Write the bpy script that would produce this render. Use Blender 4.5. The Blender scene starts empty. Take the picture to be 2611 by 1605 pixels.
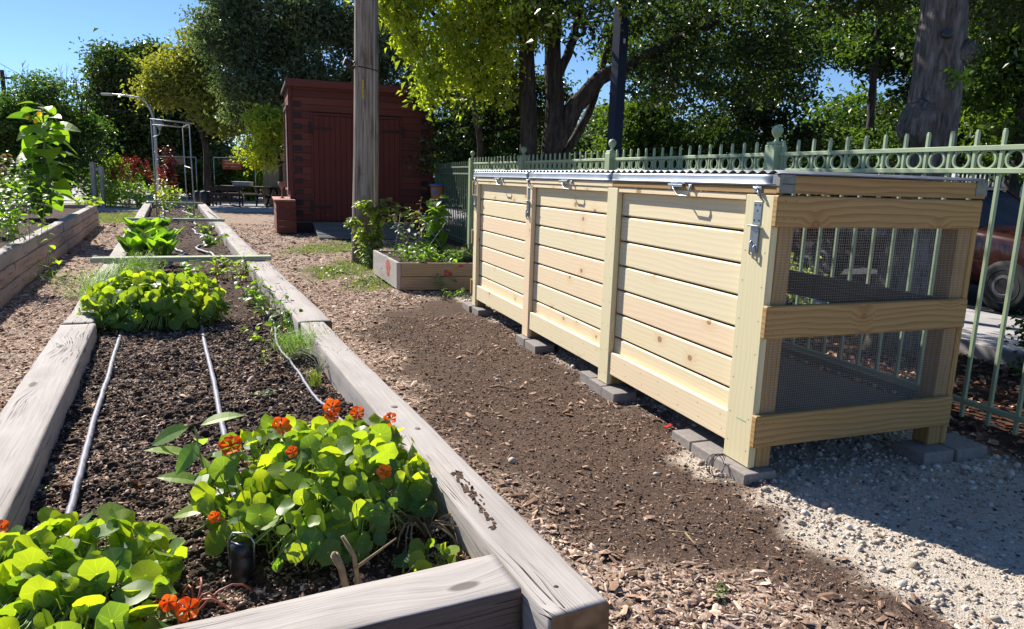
import bpy, math, random
import numpy as np
from mathutils import Vector, Matrix, noise as mn
R=math.radians
random.seed(7); rng=np.random.default_rng(7)
SC=bpy.context.scene; COL=SC.collection
# ---------------------------------------------------------------- camera
PITCH,ROLL,CH=.1885,.0313,1.40
cam=bpy.data.objects.new('camera',bpy.data.cameras.new('camera')); COL.objects.link(cam)
cam.data.sensor_width=36; cam.data.lens=1815.3/2611*36; cam.data.clip_start=.05; cam.data.clip_end=2000
cp,sp,cr,sr=math.cos(PITCH),math.sin(PITCH),math.cos(ROLL),math.sin(ROLL)
fw=Vector((0,cp,-sp)); up=Vector((0,sp,cp)); rt=Vector((1,0,0))
r2=cr*rt+sr*up; u2=-sr*rt+cr*up
M=Matrix((r2,u2,-fw)).transposed().to_4x4(); M.translation=(0,0,CH); cam.matrix_world=M
SC.camera=cam
# ---------------------------------------------------------------- sky, sun, exposure
SUN_EL=R(38.6); sdir=Vector((-.700,.714,0)).normalized()*math.cos(SUN_EL)+Vector((0,0,math.sin(SUN_EL)))
w=bpy.data.worlds.new('World'); SC.world=w; w.use_nodes=True
bg=w.node_tree.nodes['Background']; sky=w.node_tree.nodes.new('ShaderNodeTexSky'); sky.sky_type='NISHITA'
sky.sun_disc=False; sky.sun_elevation=SUN_EL; sky.sun_rotation=math.atan2(sdir.x,sdir.y)
sky.air_density=1.0; sky.dust_density=.0; sky.ozone_density=5.0; sky.altitude=1500
_mx=w.node_tree.nodes.new('ShaderNodeMix'); _mx.data_type='RGBA'; _mx.blend_type='MULTIPLY'; _mx.inputs[0].default_value=1; _mx.inputs[7].default_value=(.86,.94,1.04,1); w.node_tree.links.new(sky.outputs[0],_mx.inputs[6]); w.node_tree.links.new(_mx.outputs[2],bg.inputs[0]); bg.inputs[1].default_value=.070
sl=bpy.data.lights.new('sun','SUN'); sl.energy=5.0; sl.angle=R(.5); sl.color=(1,.94,.85)
so=bpy.data.objects.new('sun',sl); COL.objects.link(so); so.rotation_euler=sdir.to_track_quat('Z','Y').to_euler(); so.location=(0,0,30)
SC.view_settings.view_transform='Standard'; SC.view_settings.look='None'; SC.view_settings.exposure=.95; SC.view_settings.gamma=1
SC.cycles.max_bounces=8; SC.cycles.transparent_max_bounces=12
# ---------------------------------------------------------------- frames
BA=.3562; BC=Vector((1.1608,3.2383,0))       # compost bin: local x = depth, y = along the front
DA=.4476; DC=Vector((.23,1.5,0))             # raised beds:  local x = right, y = away
def rotm(a): return np.array([[math.cos(a),-math.sin(a),0],[math.sin(a),math.cos(a),0],[0,0,1]])
RB,RD=rotm(BA),rotm(DA)
def bw(x,y,z=0): return Vector(RB@np.array([x,y,z]))+BC     # bin local -> world
def dw(x,y,z=0): return Vector(RD@np.array([x,y,z]))+DC     # bed local -> world
# ---------------------------------------------------------------- material helpers
class NT:
    def __init__(s,name):
        s.m=bpy.data.materials.new(name); s.m.use_nodes=True; s.t=s.m.node_tree
        s.b=s.t.nodes['Principled BSDF']; s.out=s.t.nodes['Material Output']
    def n(s,typ,**k):
        o=s.t.nodes.new('ShaderNode'+typ)
        for a,v in k.items():
            if a.startswith('_'): setattr(o,a[1:],v)
            else: s.set(o,a,v)
        return o
    def set(s,o,a,v):
        i=o.inputs[int(a[1:])] if a[0]=='i' and a[1:].isdigit() else o.inputs[a.replace('_',' ')]
        if hasattr(v,'links') and hasattr(v,'is_output'): s.t.links.new(v,i)
        else: i.default_value=v if not (isinstance(v,tuple) and len(v)==3 and i.type=='RGBA') else (*v,1)
    def math(s,op,a,b=0,c=0):
        o=s.n('Math',_operation=op,i0=a,i1=b)
        if op in('MULTIPLY_ADD',): s.set(o,'i2',c)
        return o.outputs[0]
    def mix(s,f,a,b,t='MIX'):
        o=s.n('Mix',_data_type='RGBA',_blend_type=t); s.set(o,'i0',f); s.set(o,'i6',a); s.set(o,'i7',b); return o.outputs[2]
    def ramp(s,f,st,interp='LINEAR'):
        o=s.n('ValToRGB'); s.set(o,'i0',f); e=o.color_ramp.elements; o.color_ramp.interpolation=interp
        while len(e)<len(st): e.new(.5)
        for q,(p,c) in zip(e,st): q.position=p; q.color=(*c,1) if len(c)==3 else c
        return o.outputs[0]
    def rr(s,f,a,b,c=0,d=1):
        o=s.n('MapRange'); s.set(o,'i0',f); s.set(o,'i1',a); s.set(o,'i2',b); s.set(o,'i3',c); s.set(o,'i4',d); return o.outputs[0]
    def attr(s,n): return s.n('Attribute',_attribute_name=n)
    def noise(s,vec,scale,detail=3,rough=.5,dist=0):
        o=s.n('TexNoise',Scale=scale,Detail=detail,Roughness=rough,Distortion=dist)
        if vec is not None: s.set(o,'Vector',vec)
        return o.outputs[0]
    def vec(s,x,y,z=0.):
        o=s.n('CombineXYZ'); s.set(o,'i0',x); s.set(o,'i1',y); s.set(o,'i2',z); return o.outputs[0]
    def sep(s,v): o=s.n('SeparateXYZ'); s.set(o,'i0',v); return o.outputs
    def obj(s): return s.n('TexCoord').outputs['Object']
    def pos(s): return s.n('NewGeometry').outputs['Position']
    def uv(s): return s.n('TexCoord').outputs['UV']
    def bump(s,h,strength=.3,dist=.01,normal=None):
        o=s.n('Bump',Strength=strength,Distance=dist,Height=h)
        if normal is not None: s.set(o,'Normal',normal)
        s.t.links.new(o.outputs[0],s.b.inputs['Normal']); return o.outputs[0]
    def base(s,c): s.set(s.b,'Base_Color',c)
    def P(s,rough=.8,spec=.3,metal=0):
        s.set(s.b,'Roughness',rough); s.set(s.b,'Specular_IOR_Level',spec); s.set(s.b,'Metallic',metal); return s
def plain(name,col,rough=.6,spec=.4,metal=0,var=.15,scale=8,bump=0):
    t=NT(name).P(rough,spec,metal); nz=t.noise(t.obj(),scale,4)
    a=tuple(c*(1-var) for c in col); b=tuple(min(1,c*(1+var)) for c in col)
    t.base(t.ramp(nz,[(.3,a),(.7,b)]))
    if bump: t.bump(nz,bump,.01)
    return t.m
def lumber(name,tints,dark=.55,knots=1.0,rough=.65,grain=1.0,weather=0):
    t=NT(name).P(rough,.35); tone=t.attr('tone').outputs['Fac']; x,y,_=t.sep(t.uv())
    ux=t.math('MULTIPLY_ADD',tone,37.3,x) if False else t.math('ADD',x,t.math('MULTIPLY',tone,37.3))
    uy=t.math('ADD',y,t.math('MULTIPLY',tone,11.7))
    warp=t.noise(t.vec(t.math('MULTIPLY',ux,1.3),t.math('MULTIPLY',uy,5)),1,2)
    kv=t.vec(t.math('MULTIPLY',ux,3.6),t.math('MULTIPLY',uy,4.6))
    vo=t.n('TexVoronoi',_voronoi_dimensions='2D',Vector=kv,Scale=1.0,Randomness=1.0)
    kd=vo.outputs['Distance']; kc=t.sep(vo.outputs['Color'])[0]
    pres=t.math('GREATER_THAN',kc,1-.42*knots); kr=t.n('Math',_operation='MULTIPLY_ADD',i0=t.sep(vo.outputs['Color'])[1],i1=.065,i2=.034).outputs[0]
    kn=t.math('MULTIPLY',t.rr(t.math('DIVIDE',kd,kr),.75,1.15,1,0),pres)
    halo=t.math('MULTIPLY',t.rr(kd,.04,.32,1,0),pres)
    yy=t.math('ADD',t.math('MULTIPLY',uy,1),t.math('ADD',t.math('MULTIPLY',warp,.09),t.math('MULTIPLY',halo,.035)))
    ring=t.n('TexWave',_wave_type='BANDS',_bands_direction='Y',_wave_profile='SAW',Vector=t.vec(t.math('MULTIPLY',ux,.25),yy),Scale=11.0,Distortion=1.4,Detail=2.0)
    ring.inputs['Detail Scale'].default_value=.7
    st=t.noise(t.vec(t.math('MULTIPLY',ux,3),t.math('MULTIPLY',uy,150)),1,3,.6)
    big=t.noise(t.vec(t.math('MULTIPLY',ux,1.1),t.math('MULTIPLY',uy,7)),1,2)
    n=len(tints); rtone=t.math('FRACT',t.math('MULTIPLY',tone,7.13))
    basec=t.ramp(t.math('ADD',t.math('MULTIPLY',rtone,.8),t.math('MULTIPLY',big,.25)),[((i+.15)/n,c) for i,c in enumerate(tints)])
    dk=t.mix(1,basec,(dark,dark*.86,dark*.7),'MULTIPLY')
    g=t.math('MULTIPLY',t.rr(ring.outputs[0],.35,1,0,.55),grain); g=t.math('ADD',g,t.math('MULTIPLY',t.rr(st,.45,.8,0,.35),grain))
    c=t.mix(g,basec,dk); c=t.mix(t.math('MULTIPLY',halo,.35),c,t.mix(1,basec,(.8,.55,.35),'MULTIPLY'))
    c=t.mix(t.math('MULTIPLY',kn,.8),c,t.mix(t.rr(t.math('DIVIDE',kd,kr),.3,.9,0,1),(.34,.17,.09),(.14,.06,.03)))
    if weather:
        wn=t.noise(t.vec(t.math('MULTIPLY',ux,1.5),t.math('MULTIPLY',uy,9)),1,4,.6)
        c=t.mix(t.rr(wn,.4,.7,0,weather),c,(.20,.18,.16))
    t.base(c); t.bump(t.math('ADD',t.math('MULTIPLY',st,.5),t.math('MULTIPLY',ring.outputs[0],.3)),.25,.002)
    return t.m
def timber_mat(name,light,mid,darkc,crack=1.0):
    t=NT(name).P(.85,.2); x,y,_=t.sep(t.uv()); tone=t.attr('tone').outputs['Fac']
    ux=t.math('ADD',x,t.math('MULTIPLY',tone,29.)); uy=t.math('ADD',y,t.math('MULTIPLY',tone,13.))
    kv=t.vec(t.math('MULTIPLY',ux,1.6),t.math('MULTIPLY',uy,4.2)); vo=t.n('TexVoronoi',_voronoi_dimensions='2D',Vector=kv,Scale=1.0)
    kd=vo.outputs['Distance']; pres=t.math('GREATER_THAN',t.sep(vo.outputs['Color'])[0],.66)
    halo=t.math('MULTIPLY',t.rr(kd,.03,.4,1,0),pres)
    warp=t.noise(t.vec(t.math('MULTIPLY',ux,1.6),t.math('MULTIPLY',uy,4)),1,3)
    yy=t.math('ADD',uy,t.math('ADD',t.math('MULTIPLY',warp,.035),t.math('MULTIPLY',halo,.045)))
    fine=t.noise(t.vec(t.math('MULTIPLY',ux,4),t.math('MULTIPLY',yy,130)),1,4,.65)
    ck=t.noise(t.vec(t.math('MULTIPLY',ux,.8),t.math('MULTIPLY',yy,30)),1,3,.55)
    crk=t.math('MULTIPLY',t.rr(t.math('ABSOLUTE',t.math('SUBTRACT',ck,.5)),.002,.012,1,0),t.rr(t.noise(t.vec(ux,t.math('MULTIPLY',uy,3),5.),1.3,2),.48,.58,0,crack))
    big=t.noise(t.vec(t.math('MULTIPLY',ux,1.4),t.math('MULTIPLY',uy,6)),1,5,.6)
    c=t.ramp(big,[(.3,mid),(.55,light),(.75,tuple(.92*a for a in light))])
    ring=t.n('TexWave',_wave_type='BANDS',_bands_direction='Y',Vector=t.vec(t.math('MULTIPLY',ux,.2),yy),Scale=13.0,Distortion=1.0,Detail=2.0)
    c=t.mix(t.rr(ring.outputs[0],.5,1,0,.28),c,mid); c=t.mix(t.rr(fine,.5,.75,0,.38),c,darkc)
    kn=t.math('MULTIPLY',t.rr(kd,.05,.075,1,0),pres); c=t.mix(t.math('MULTIPLY',kn,.75),c,tuple(a*.6 for a in darkc))
    c=t.mix(crk,c,(.03,.025,.02)); t.base(c)
    h=t.math('SUBTRACT',t.math('MULTIPLY',fine,.6),t.math('MULTIPLY',crk,2.5)); t.bump(h,.6,.005); return t.m
def leafmat(name,ca,cb,trans=.45,rough=.42,spec=.5,tcol=None,veins=0,mid=None):
    t=NT(name).P(rough,spec); tone=t.attr('tone').outputs['Fac']
    nz=t.noise(t.pos(),14,3); f=t.math('ADD',t.math('MULTIPLY',tone,.75),t.math('MULTIPLY',nz,.3))
    c=t.ramp(f,[(.15,ca),(.85,cb)] if mid is None else [(.1,ca),(.5,mid),(.68,mid),(.92,cb)])
    if veins:
        x,y,_=t.sep(t.uv()); a=t.math('ARCTAN2',y,x); r=t.math('SQRT',t.math('ADD',t.math('MULTIPLY',x,x),t.math('MULTIPLY',y,y)))
        vv=t.rr(t.math('ABSOLUTE',t.math('SINE',t.math('MULTIPLY',a,4.5))),0,.16,1,0); vv=t.math('MULTIPLY',vv,t.rr(r,.0,.95,1,.1))
        vv=t.math('MAXIMUM',vv,t.rr(r,.05,.09,1,0)); c=t.mix(t.math('MULTIPLY',vv,.5),c,tuple(min(1,k*2.2+.05) for k in cb))
    t.base(c); tr=t.n('BsdfTranslucent'); tc=t.mix(1,c,tcol or (1.9,2.1,.8),'MULTIPLY'); t.set(tr,'Color',tc)
    mx=t.n('MixShader',Fac=trans); t.t.links.new(t.b.outputs[0],mx.inputs[1]); t.t.links.new(tr.outputs[0],mx.inputs[2])
    t.t.links.new(mx.outputs[0],t.out.inputs[0]); return t.m
def barkmat(name,a,b,scale=1,groove=1.0):
    t=NT(name).P(.95,.15); x,y,z=t.sep(t.obj()); v=t.vec(t.math('MULTIPLY',x,14*scale),t.math('MULTIPLY',y,14*scale),t.math('MULTIPLY',z,2.6*scale))
    n1=t.noise(v,1,5,.65,.6); n2=t.noise(t.obj(),3,3); c=t.ramp(n1,[(.32,tuple(k*.35 for k in a)),(.47,a),(.7,b)])
    c=t.mix(t.rr(n2,.4,.7,0,.35),c,tuple(k*.6 for k in a)); t.base(c); t.bump(n1,.9*groove,.03); return t.m
def tonecol(name,stops,rough=.9,spec=.2,bump=0):
    t=NT(name).P(rough,spec); tone=t.attr('tone').outputs['Fac']; nz=t.noise(t.pos(),60,3)
    c=t.ramp(tone,stops); c=t.mix(t.rr(nz,.35,.7,0,.45),c,t.mix(1,c,(.55,.5,.48),'MULTIPLY')); t.base(c); return t.m
# ---------------------------------------------------------------- mesh helpers
class MB:
    def __init__(s): s.v=[];s.f=[];s.uv=[];s.t=[];s.sm=[]
    def face(s,idx,uv=None,tone=0.,sm=False):
        s.f.append(tuple(idx)); s.uv.append(uv or [(0,0)]*len(idx)); s.t.append(tone); s.sm.append(sm)
    def box(s,c,size,rot=None,tone=None):
        c=np.array(c,float); h=np.array(size,float)/2; Rm=np.eye(3) if rot is None else np.array(rot)
        L=int(np.argmax(size)); tone=random.random() if tone is None else tone
        loc=[np.array([sx,sy,sz])*h for sx in(-1,1) for sy in(-1,1) for sz in(-1,1)]
        b=len(s.v); s.v+= [tuple(c+Rm@p) for p in loc]
        for ax,F in ((0,[(0,1,3,2),(4,6,7,5)]),(1,[(0,4,5,1),(2,3,7,6)]),(2,[(0,2,6,4),(1,5,7,3)])):
            for k,q in enumerate(F):
                if ax==L: a1,a2=[i for i in range(3) if i!=L]; off=.3
                else: a1=L; a2=3-L-ax; off=.11*ax+.07*k
                s.face([b+i for i in q],[(loc[i][a1],loc[i][a2]+off) for i in q],tone)
        return s
    def aab(s,x0,x1,y0,y1,z0,z1,tone=None): return s.box(((x0+x1)/2,(y0+y1)/2,(z0+z1)/2),(x1-x0,y1-y0,z1-z0),None,tone)
    def beam(s,p0,p1,wd,ht,tone=None,upv=(0,0,1)):
        p0,p1=np.array(p0,float),np.array(p1,float); d=p1-p0; L=np.linalg.norm(d); d/=L
        x=np.cross(upv,d); x/= (np.linalg.norm(x) or 1); z=np.cross(d,x)
        return s.box((p0+p1)/2,(wd,L,ht),np.stack([x,d,z],1),tone)
    def tube(s,pts,rad,n=8,cap=True,tone=None,closed=False):
        tone=random.random() if tone is None else tone
        pts=[np.array(p,float) for p in pts]; m=len(pts)
        if not hasattr(rad,'__len__'): rad=[rad]*m
        b=len(s.v); prev=None; dist=0
        for i,p in enumerate(pts):
            d=(pts[(i+1)%m]-pts[i-1]) if closed else pts[min(i+1,m-1)]-pts[max(i-1,0)]
            d=d/(np.linalg.norm(d) or 1)
            a=prev if prev is not None else (np.array([0,0,1.]) if abs(d[2])<.9 else np.array([1.,0,0]))
            x=a-d*(a@d); x/=(np.linalg.norm(x) or 1); y=np.cross(d,x); prev=x
            for k in range(n):
                t=2*math.pi*k/n; s.v.append(tuple(p+rad[i]*(math.cos(t)*x+math.sin(t)*y)))
        for i in range(m if closed else m-1):
            j=(i+1)%m; L=np.linalg.norm(pts[j]-pts[i])
            for k in range(n):
                k2=(k+1)%n; cr_=2*math.pi*rad[i]/n
                s.face([b+i*n+k,b+i*n+k2,b+j*n+k2,b+j*n+k],[(dist,k*cr_),(dist,(k+1)*cr_),(dist+L,(k+1)*cr_),(dist+L,k*cr_)],tone,True)
            dist+=L
        if cap and not closed:
            s.face([b+k for k in range(n)][::-1],[(math.cos(6.283*k/n)*rad[0],math.sin(6.283*k/n)*rad[0]) for k in range(n)],tone); s.face([b+(m-1)*n+k for k in range(n)],None,tone)
        return s
    def lathe(s,prof,c=(0,0,0),n=16,tone=0.,sm=True):
        b=len(s.v); m=len(prof)
        for r,z in prof:
            for k in range(n):
                t=2*math.pi*k/n; s.v.append((c[0]+r*math.cos(t),c[1]+r*math.sin(t),c[2]+z))
        for i in range(m-1):
            for k in range(n):
                k2=(k+1)%n; s.face([b+i*n+k,b+i*n+k2,b+(i+1)*n+k2,b+(i+1)*n+k],[(k/n,prof[i][1]),((k+1)/n,prof[i][1]),((k+1)/n,prof[i+1][1]),(k/n,prof[i+1][1])],tone,sm)
        s.face([b+k for k in range(n)][::-1],None,tone); s.face([b+(m-1)*n+k for k in range(n)],None,tone); return s
    def poly(s,pts,tone=0.,uv=None):
        b=len(s.v); s.v+=[tuple(p) for p in pts]; s.face(range(b,b+len(pts)),uv,tone); return s
    def prism(s,pts2,h,plane='xz',o=(0,0,0),tone=0.):   # extruded outline: pts in (x,z), thickness h along y
        n=len(pts2); b=len(s.v)
        for d in (0,h):
            for p in pts2: s.v.append((o[0]+p[0],o[1]+d,o[2]+p[1]))
        s.face([b+i for i in range(n)],None,tone); s.face([b+n+i for i in range(n)][::-1],None,tone)
        for i in range(n):
            j=(i+1)%n; s.face([b+i,b+n+i,b+n+j,b+j],None,tone)
        return s
def link(name,me,mat=None,parent=None,loc=None,rotz=0):
    o=bpy.data.objects.new(name,me); COL.objects.link(o)
    if mat is not None: me.materials.append(mat)
    if parent is not None: o.parent=parent
    if loc is not None: o.location=loc
    if rotz: o.rotation_euler=(0,0,rotz)
    return o
def build(name,mb,mat,parent=None,loc=None,rotz=0,bevel=0,seg=1,smooth=False,split=False):
    if split:                                    # every loose piece becomes an object of its own
        lab=list(range(len(mb.v)))
        def find(i):
            while lab[i]!=i: lab[i]=lab[lab[i]]; i=lab[i]
            return i
        for f in mb.f:
            a=find(f[0])
            for q in f[1:]: lab[find(q)]=a
        grp={}
        for fi,f in enumerate(mb.f): grp.setdefault(find(f[0]),[]).append(fi)
        o=None
        for fs in grp.values():
            m=MB(); mp={}
            for fi in fs:
                for q in mb.f[fi]:
                    if q not in mp: mp[q]=len(m.v); m.v.append(mb.v[q])
                m.face([mp[q] for q in mb.f[fi]],mb.uv[fi],mb.t[fi],mb.sm[fi])
            o=build(name,m,mat,parent,loc,rotz,bevel,seg,smooth)
        return o
    me=bpy.data.meshes.new(name); me.from_pydata(mb.v,[],mb.f)
    uvl=me.uv_layers.new(name='UVMap'); flat=np.array([c for f in mb.uv for q in f for c in q],np.float32)
    uvl.data.foreach_set('uv',flat)
    a=me.attributes.new('tone','FLOAT','FACE'); a.data.foreach_set('value',np.array(mb.t,np.float32))
    me.polygons.foreach_set('use_smooth',np.array([smooth or q for q in mb.sm],bool)); me.update()
    o=link(name,me,mat,parent,loc,rotz)
    if bevel:
        m=o.modifiers.new('bevel','BEVEL'); m.width=bevel; m.segments=seg; m.limit_method='ANGLE'; m.angle_limit=R(50)
    return o
def npmesh(name,V,F,tone,mat,parent=None,loc=None,uv=None,smooth=False,rotz=0):
    V=np.asarray(V,np.float32); F=np.asarray(F,np.int32); k=F.shape[1]; me=bpy.data.meshes.new(name)
    me.vertices.add(len(V)); me.vertices.foreach_set('co',V.ravel()); me.loops.add(F.size); me.loops.foreach_set('vertex_index',F.ravel())
    me.polygons.add(len(F)); me.polygons.foreach_set('loop_start',np.arange(0,F.size,k,dtype=np.int32)); 
    try: me.polygons.foreach_set('loop_total',np.full(len(F),k,np.int32))
    except Exception: pass
    me.update(calc_edges=True)
    a=me.attributes.new('tone','FLOAT','FACE'); a.data.foreach_set('value',np.asarray(tone,np.float32))
    if uv is not None:
        l=me.uv_layers.new(name='UVMap'); l.data.foreach_set('uv',np.asarray(uv,np.float32)[F.ravel()].ravel())
    me.polygons.foreach_set('use_smooth',np.full(len(F),smooth,bool)); me.validate(); me.update()
    return link(name,me,mat,parent,loc,rotz)
def inst(tv,tf,P,Rm,S,tone,jit=None):
    """template verts (k,3), faces; P (N,3), Rm (N,3,3) columns = axes, S (N,3) scales"""
    N=len(P); tv=np.asarray(tv,float); V=np.einsum('nij,nkj->nki',Rm,tv[None]*S[:,None,:])+P[:,None,:]
    F=(np.asarray(tf)[None]+ (np.arange(N)*len(tv))[:,None,None]).reshape(-1,len(tf[0]))
    return V.reshape(-1,3),F,np.repeat(tone,len(tf))
def frames(n,d):
    """rotation matrices with z = n (normal) and x ~ d (direction)"""
    n=n/np.linalg.norm(n,axis=1,keepdims=True); d=d-n*(d*n).sum(1,keepdims=True); d/=np.linalg.norm(d,axis=1,keepdims=True)+1e-9
    return np.stack([d,np.cross(n,d),n],2)
def thing(name,label,cat,loc=(0,0,0),rotz=0,group=None):
    o=bpy.data.objects.new(name,None); o.empty_display_size=.1; COL.objects.link(o); o.location=loc; o.rotation_euler=(0,0,rotz)
    return tag(o,label,cat,group)
def tag(o,label,cat,group=None,kind=None):
    o['label']=label; o['category']=cat
    if group: o['group']=group
    if kind: o['kind']=kind
    return o
def struct(o): o['kind']='structure'; return o
def dup(o,parent=None,**k):
    c=o.copy(); COL.objects.link(c)
    if parent is not None: c.parent=parent
    for a,v in k.items(): setattr(c,a,v)
    for ch in [q for q in bpy.data.objects if q.parent==o]: dup(ch,c)
    return c
# ---------------------------------------------------------------- materials
LUM=lumber('pressure treated pine',[(.73,.64,.41),(.79,.66,.43),(.80,.62,.42),(.75,.66,.44)],dark=.72,grain=.5,knots=.8)
LUMG=lumber('golden pine with painted shade',[(.37,.225,.085),(.42,.27,.11)],dark=.5,grain=1.1,knots=.9)  # golden pine, darkened so the colour carries the shade of the bin end
LUMGR=lumber('greenish pine post',[(.64,.58,.36),(.69,.62,.40)],dark=.75,grain=.4,knots=.35)
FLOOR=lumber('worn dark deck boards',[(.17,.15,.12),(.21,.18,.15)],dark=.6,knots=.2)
GREY=timber_mat('weathered grey timber',(.42,.385,.36),(.32,.285,.26),(.15,.12,.10))
BROWN=timber_mat('aged brown timber',(.46,.37,.31),(.34,.26,.21),(.16,.11,.09))
ENDG=plain('timber end grain',(.20,.125,.07),.9,.1,var=.5,scale=18,bump=.3)
DARKW=timber_mat('dark stained outer timber face',(.16,.12,.10),(.10,.075,.06),(.04,.03,.025))  # shade on the end beam's front faces, put into the wood colour
PLANK=timber_mat('pale plank',(.44,.48,.34),(.34,.36,.25),(.16,.13,.1),.6)
BOXW=lumber('planter board',[(.38,.28,.17),(.42,.32,.20)],dark=.55,knots=.6,weather=.5)
GALV=NT('galvanised sheet').P(.28,.5,1); _n=GALV.noise(GALV.obj(),9,4); GALV.base(GALV.ramp(_n,[(.35,(.20,.21,.24)),(.7,(.30,.31,.35))])); GALV.set(GALV.b,'Roughness',GALV.rr(_n,.3,.7,.5,.65)); GALV.set(GALV.b,'Metallic',.5); GALV=GALV.m
ZINC=plain('zinc hardware',(.33,.36,.40),.38,.5,.9,.15,30)
GALVF=plain('folded galvanised flashing',(.24,.27,.30),.42,.5,.6,.15,7)
GALVD=plain('dull galvanised plate',(.20,.21,.20),.6,.4,.5,.2,30)
FGREEN=plain('sage green fence paint',(.31,.385,.235),.5,.5,0,.12,5)
CONC=plain('grey paver concrete',(.25,.225,.21),.9,.2,0,.15,40,.2)
PAVE=plain('pale pavement concrete',(.38,.36,.35),.9,.2,0,.12,1.5)
ASPH=plain('asphalt',(.055,.055,.06),.9,.2,0,.2,6)
HOSE=plain('grey drip hose',(.21,.215,.26),.6,.35,0,.1,15)
BLACK=plain('black plastic',(.015,.018,.02),.4,.5,0,.2,10)
DKMET=plain('dark metal',(.05,.05,.055),.5,.5,.3,.2,10)
BLUEP=plain('dark blue painted steel',(.008,.014,.04),.55,.2,0,.2,4)
PIPE=plain('galvanised pipe',(.55,.55,.56),.4,.5,.7,.1,10)
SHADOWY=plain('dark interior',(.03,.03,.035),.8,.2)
# ---------------------------------------------------------------- ground
def sm(a,b,x): t=np.clip((x-a)/(b-a),0,1); return t*t*(3-2*t)
def vnoise(x,y,s,seed=0):
    x=x*s+seed*17.1; y=y*s-seed*9.7; xi=np.floor(x).astype(int); yi=np.floor(y).astype(int); fx=x-xi; fy=y-yi; fx=fx*fx*(3-2*fx); fy=fy*fy*(3-2*fy)
    h=lambda a,b: (np.sin(a*127.1+b*311.7+seed*3.3)*43758.5453)%1.0
    return (h(xi,yi)*(1-fx)+h(xi+1,yi)*fx)*(1-fy)+(h(xi,yi+1)*(1-fx)+h(xi+1,yi+1)*fx)*fy
GBY=[-5,2.09,2.57,3.19,3.75,4.67,5.97,8,20]; GBX=[1.9,1.38,1.28,1.16,.97,.73,.26,-.45,-4.8]
DBY=[-5,2.08,2.39,2.6,2.95,4.44,6.37,7.6,8.6]; DBX=[4.0,1.05,.75,.31,.0,-.55,-1.35,-1.3,-.6]
def zones(x,y):
    """weights: mulch, dark soil, gravel, litter, grass"""
    dx,dy=x-DC.x,y-DC.y; bx=dx*math.cos(DA)+dy*math.sin(DA); by=-dx*math.sin(DA)+dy*math.cos(DA)
    ex,ey=x-BC.x,y-BC.y; v=ex*math.cos(BA)+ey*math.sin(BA); u=-ex*math.sin(BA)+ey*math.cos(BA)
    wob=(vnoise(x,y,2.2,1)-.5)*.34+(vnoise(x,y,7,2)-.5)*.22+(vnoise(x,y,23,7)-.5)*.14
    gx=np.interp(y,GBY,GBX); g=sm(-.08,.10,x-gx+wob)*sm(6.6,5.2,u)
    lit=sm(1.55,1.85,v+wob)*sm(-6,-5,u)
    dxx=np.interp(y,DBY,DBX); d=sm(-.22,.22,x-dxx+wob*1.2)*sm(9.2,8.2,y)
    g=g*(1-lit); d=d*(1-g)*(1-lit); m=(1-d)*(1-g)*(1-lit)
    def patch(cx,cy,rx,ry): return sm(1.15,.55,np.sqrt(((x-cx)/rx)**2+((y-cy)/ry)**2)+(vnoise(x,y,2.5,5)-.5)*.7)
    gr=np.maximum.reduce([patch(-3.4,13.6,.75,1.6),patch(-2.5,10.7,.55,1.3),patch(-1.75,9.2,.5,.9),patch(-1.2,14.2,1.3,1.6),patch(-11,20,2.2,2.6),patch(.4,7.3,.25,.6)*.4,patch(-1.0,10.9,.9,.6)])*(1-lit)
    return m*(1-gr),d*(1-gr),g,lit,gr
def axis(lo,hi,fl,fh,st,growth=1.12):
    a=list(np.arange(fl,fh,st)); s=st; p=fh
    while p<hi: a.append(p); s*=growth; p+=s
    a.append(hi); s=st; p=fl-st; b=[]
    while p>lo: b.append(p); s*=growth; p-=s
    return np.array([lo]+b[::-1]+a)
def gheight(x,y):
    m,d,g,l,gr=zones(x,y); near=sm(26,12,np.hypot(x,y))
    h=(vnoise(x,y,1.3,3)-.5)*.03+(vnoise(x,y,7,4)-.5)*.014+(vnoise(x,y,23,6)-.5)*.010*(m+d)
    return h*near-.006+.012*m*near
gx_=axis(-400,400,-7,5.5,.05); gy_=axis(-60,900,.8,11,.05)
X,Y=np.meshgrid(gx_,gy_); Z=gheight(X,Y); nx,ny=len(gx_),len(gy_)
V=np.stack([X,Y,Z],-1).reshape(-1,3); ii=np.arange(nx*ny).reshape(ny,nx)
F=np.stack([ii[:-1,:-1],ii[:-1,1:],ii[1:,1:],ii[1:,:-1]],-1).reshape(-1,4)
t=NT('garden ground').P(.95,.15)
za=t.attr('zone').outputs['Vector']; zg=t.attr('zoneb').outputs['Vector']; dk,gv,lt=t.sep(za); gr,nr,_=t.sep(zg)
n1=t.noise(t.pos(),45,5,.7); n2=t.noise(t.pos(),6,4); n3=t.noise(t.pos(),160,4,.6)
vch=t.n('TexVoronoi',Vector=t.pos(),Scale=75.0); vc=t.sep(vch.outputs['Color'])[0]
mul=t.ramp(t.math('ADD',t.math('MULTIPLY',vc,.6),t.math('MULTIPLY',n1,.5)),[(.3,(.09,.06,.045)),(.52,(.29,.20,.15)),(.75,(.48,.36,.28)),(.95,(.62,.50,.41))])
soil=t.ramp(n1,[(.35,(.055,.036,.027)),(.6,(.115,.078,.058)),(.8,(.20,.145,.11))])
soil=t.mix(t.rr(n2,.4,.7,0,.5),soil,t.mix(1,soil,(1.35,1.25,1.2),'MULTIPLY'))
gra=t.ramp(t.math('ADD',t.math('MULTIPLY',n1,.6),t.math('MULTIPLY',n3,.4)),[(.33,(.36,.30,.235)),(.5,(.54,.47,.385)),(.66,(.66,.59,.50))])
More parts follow.
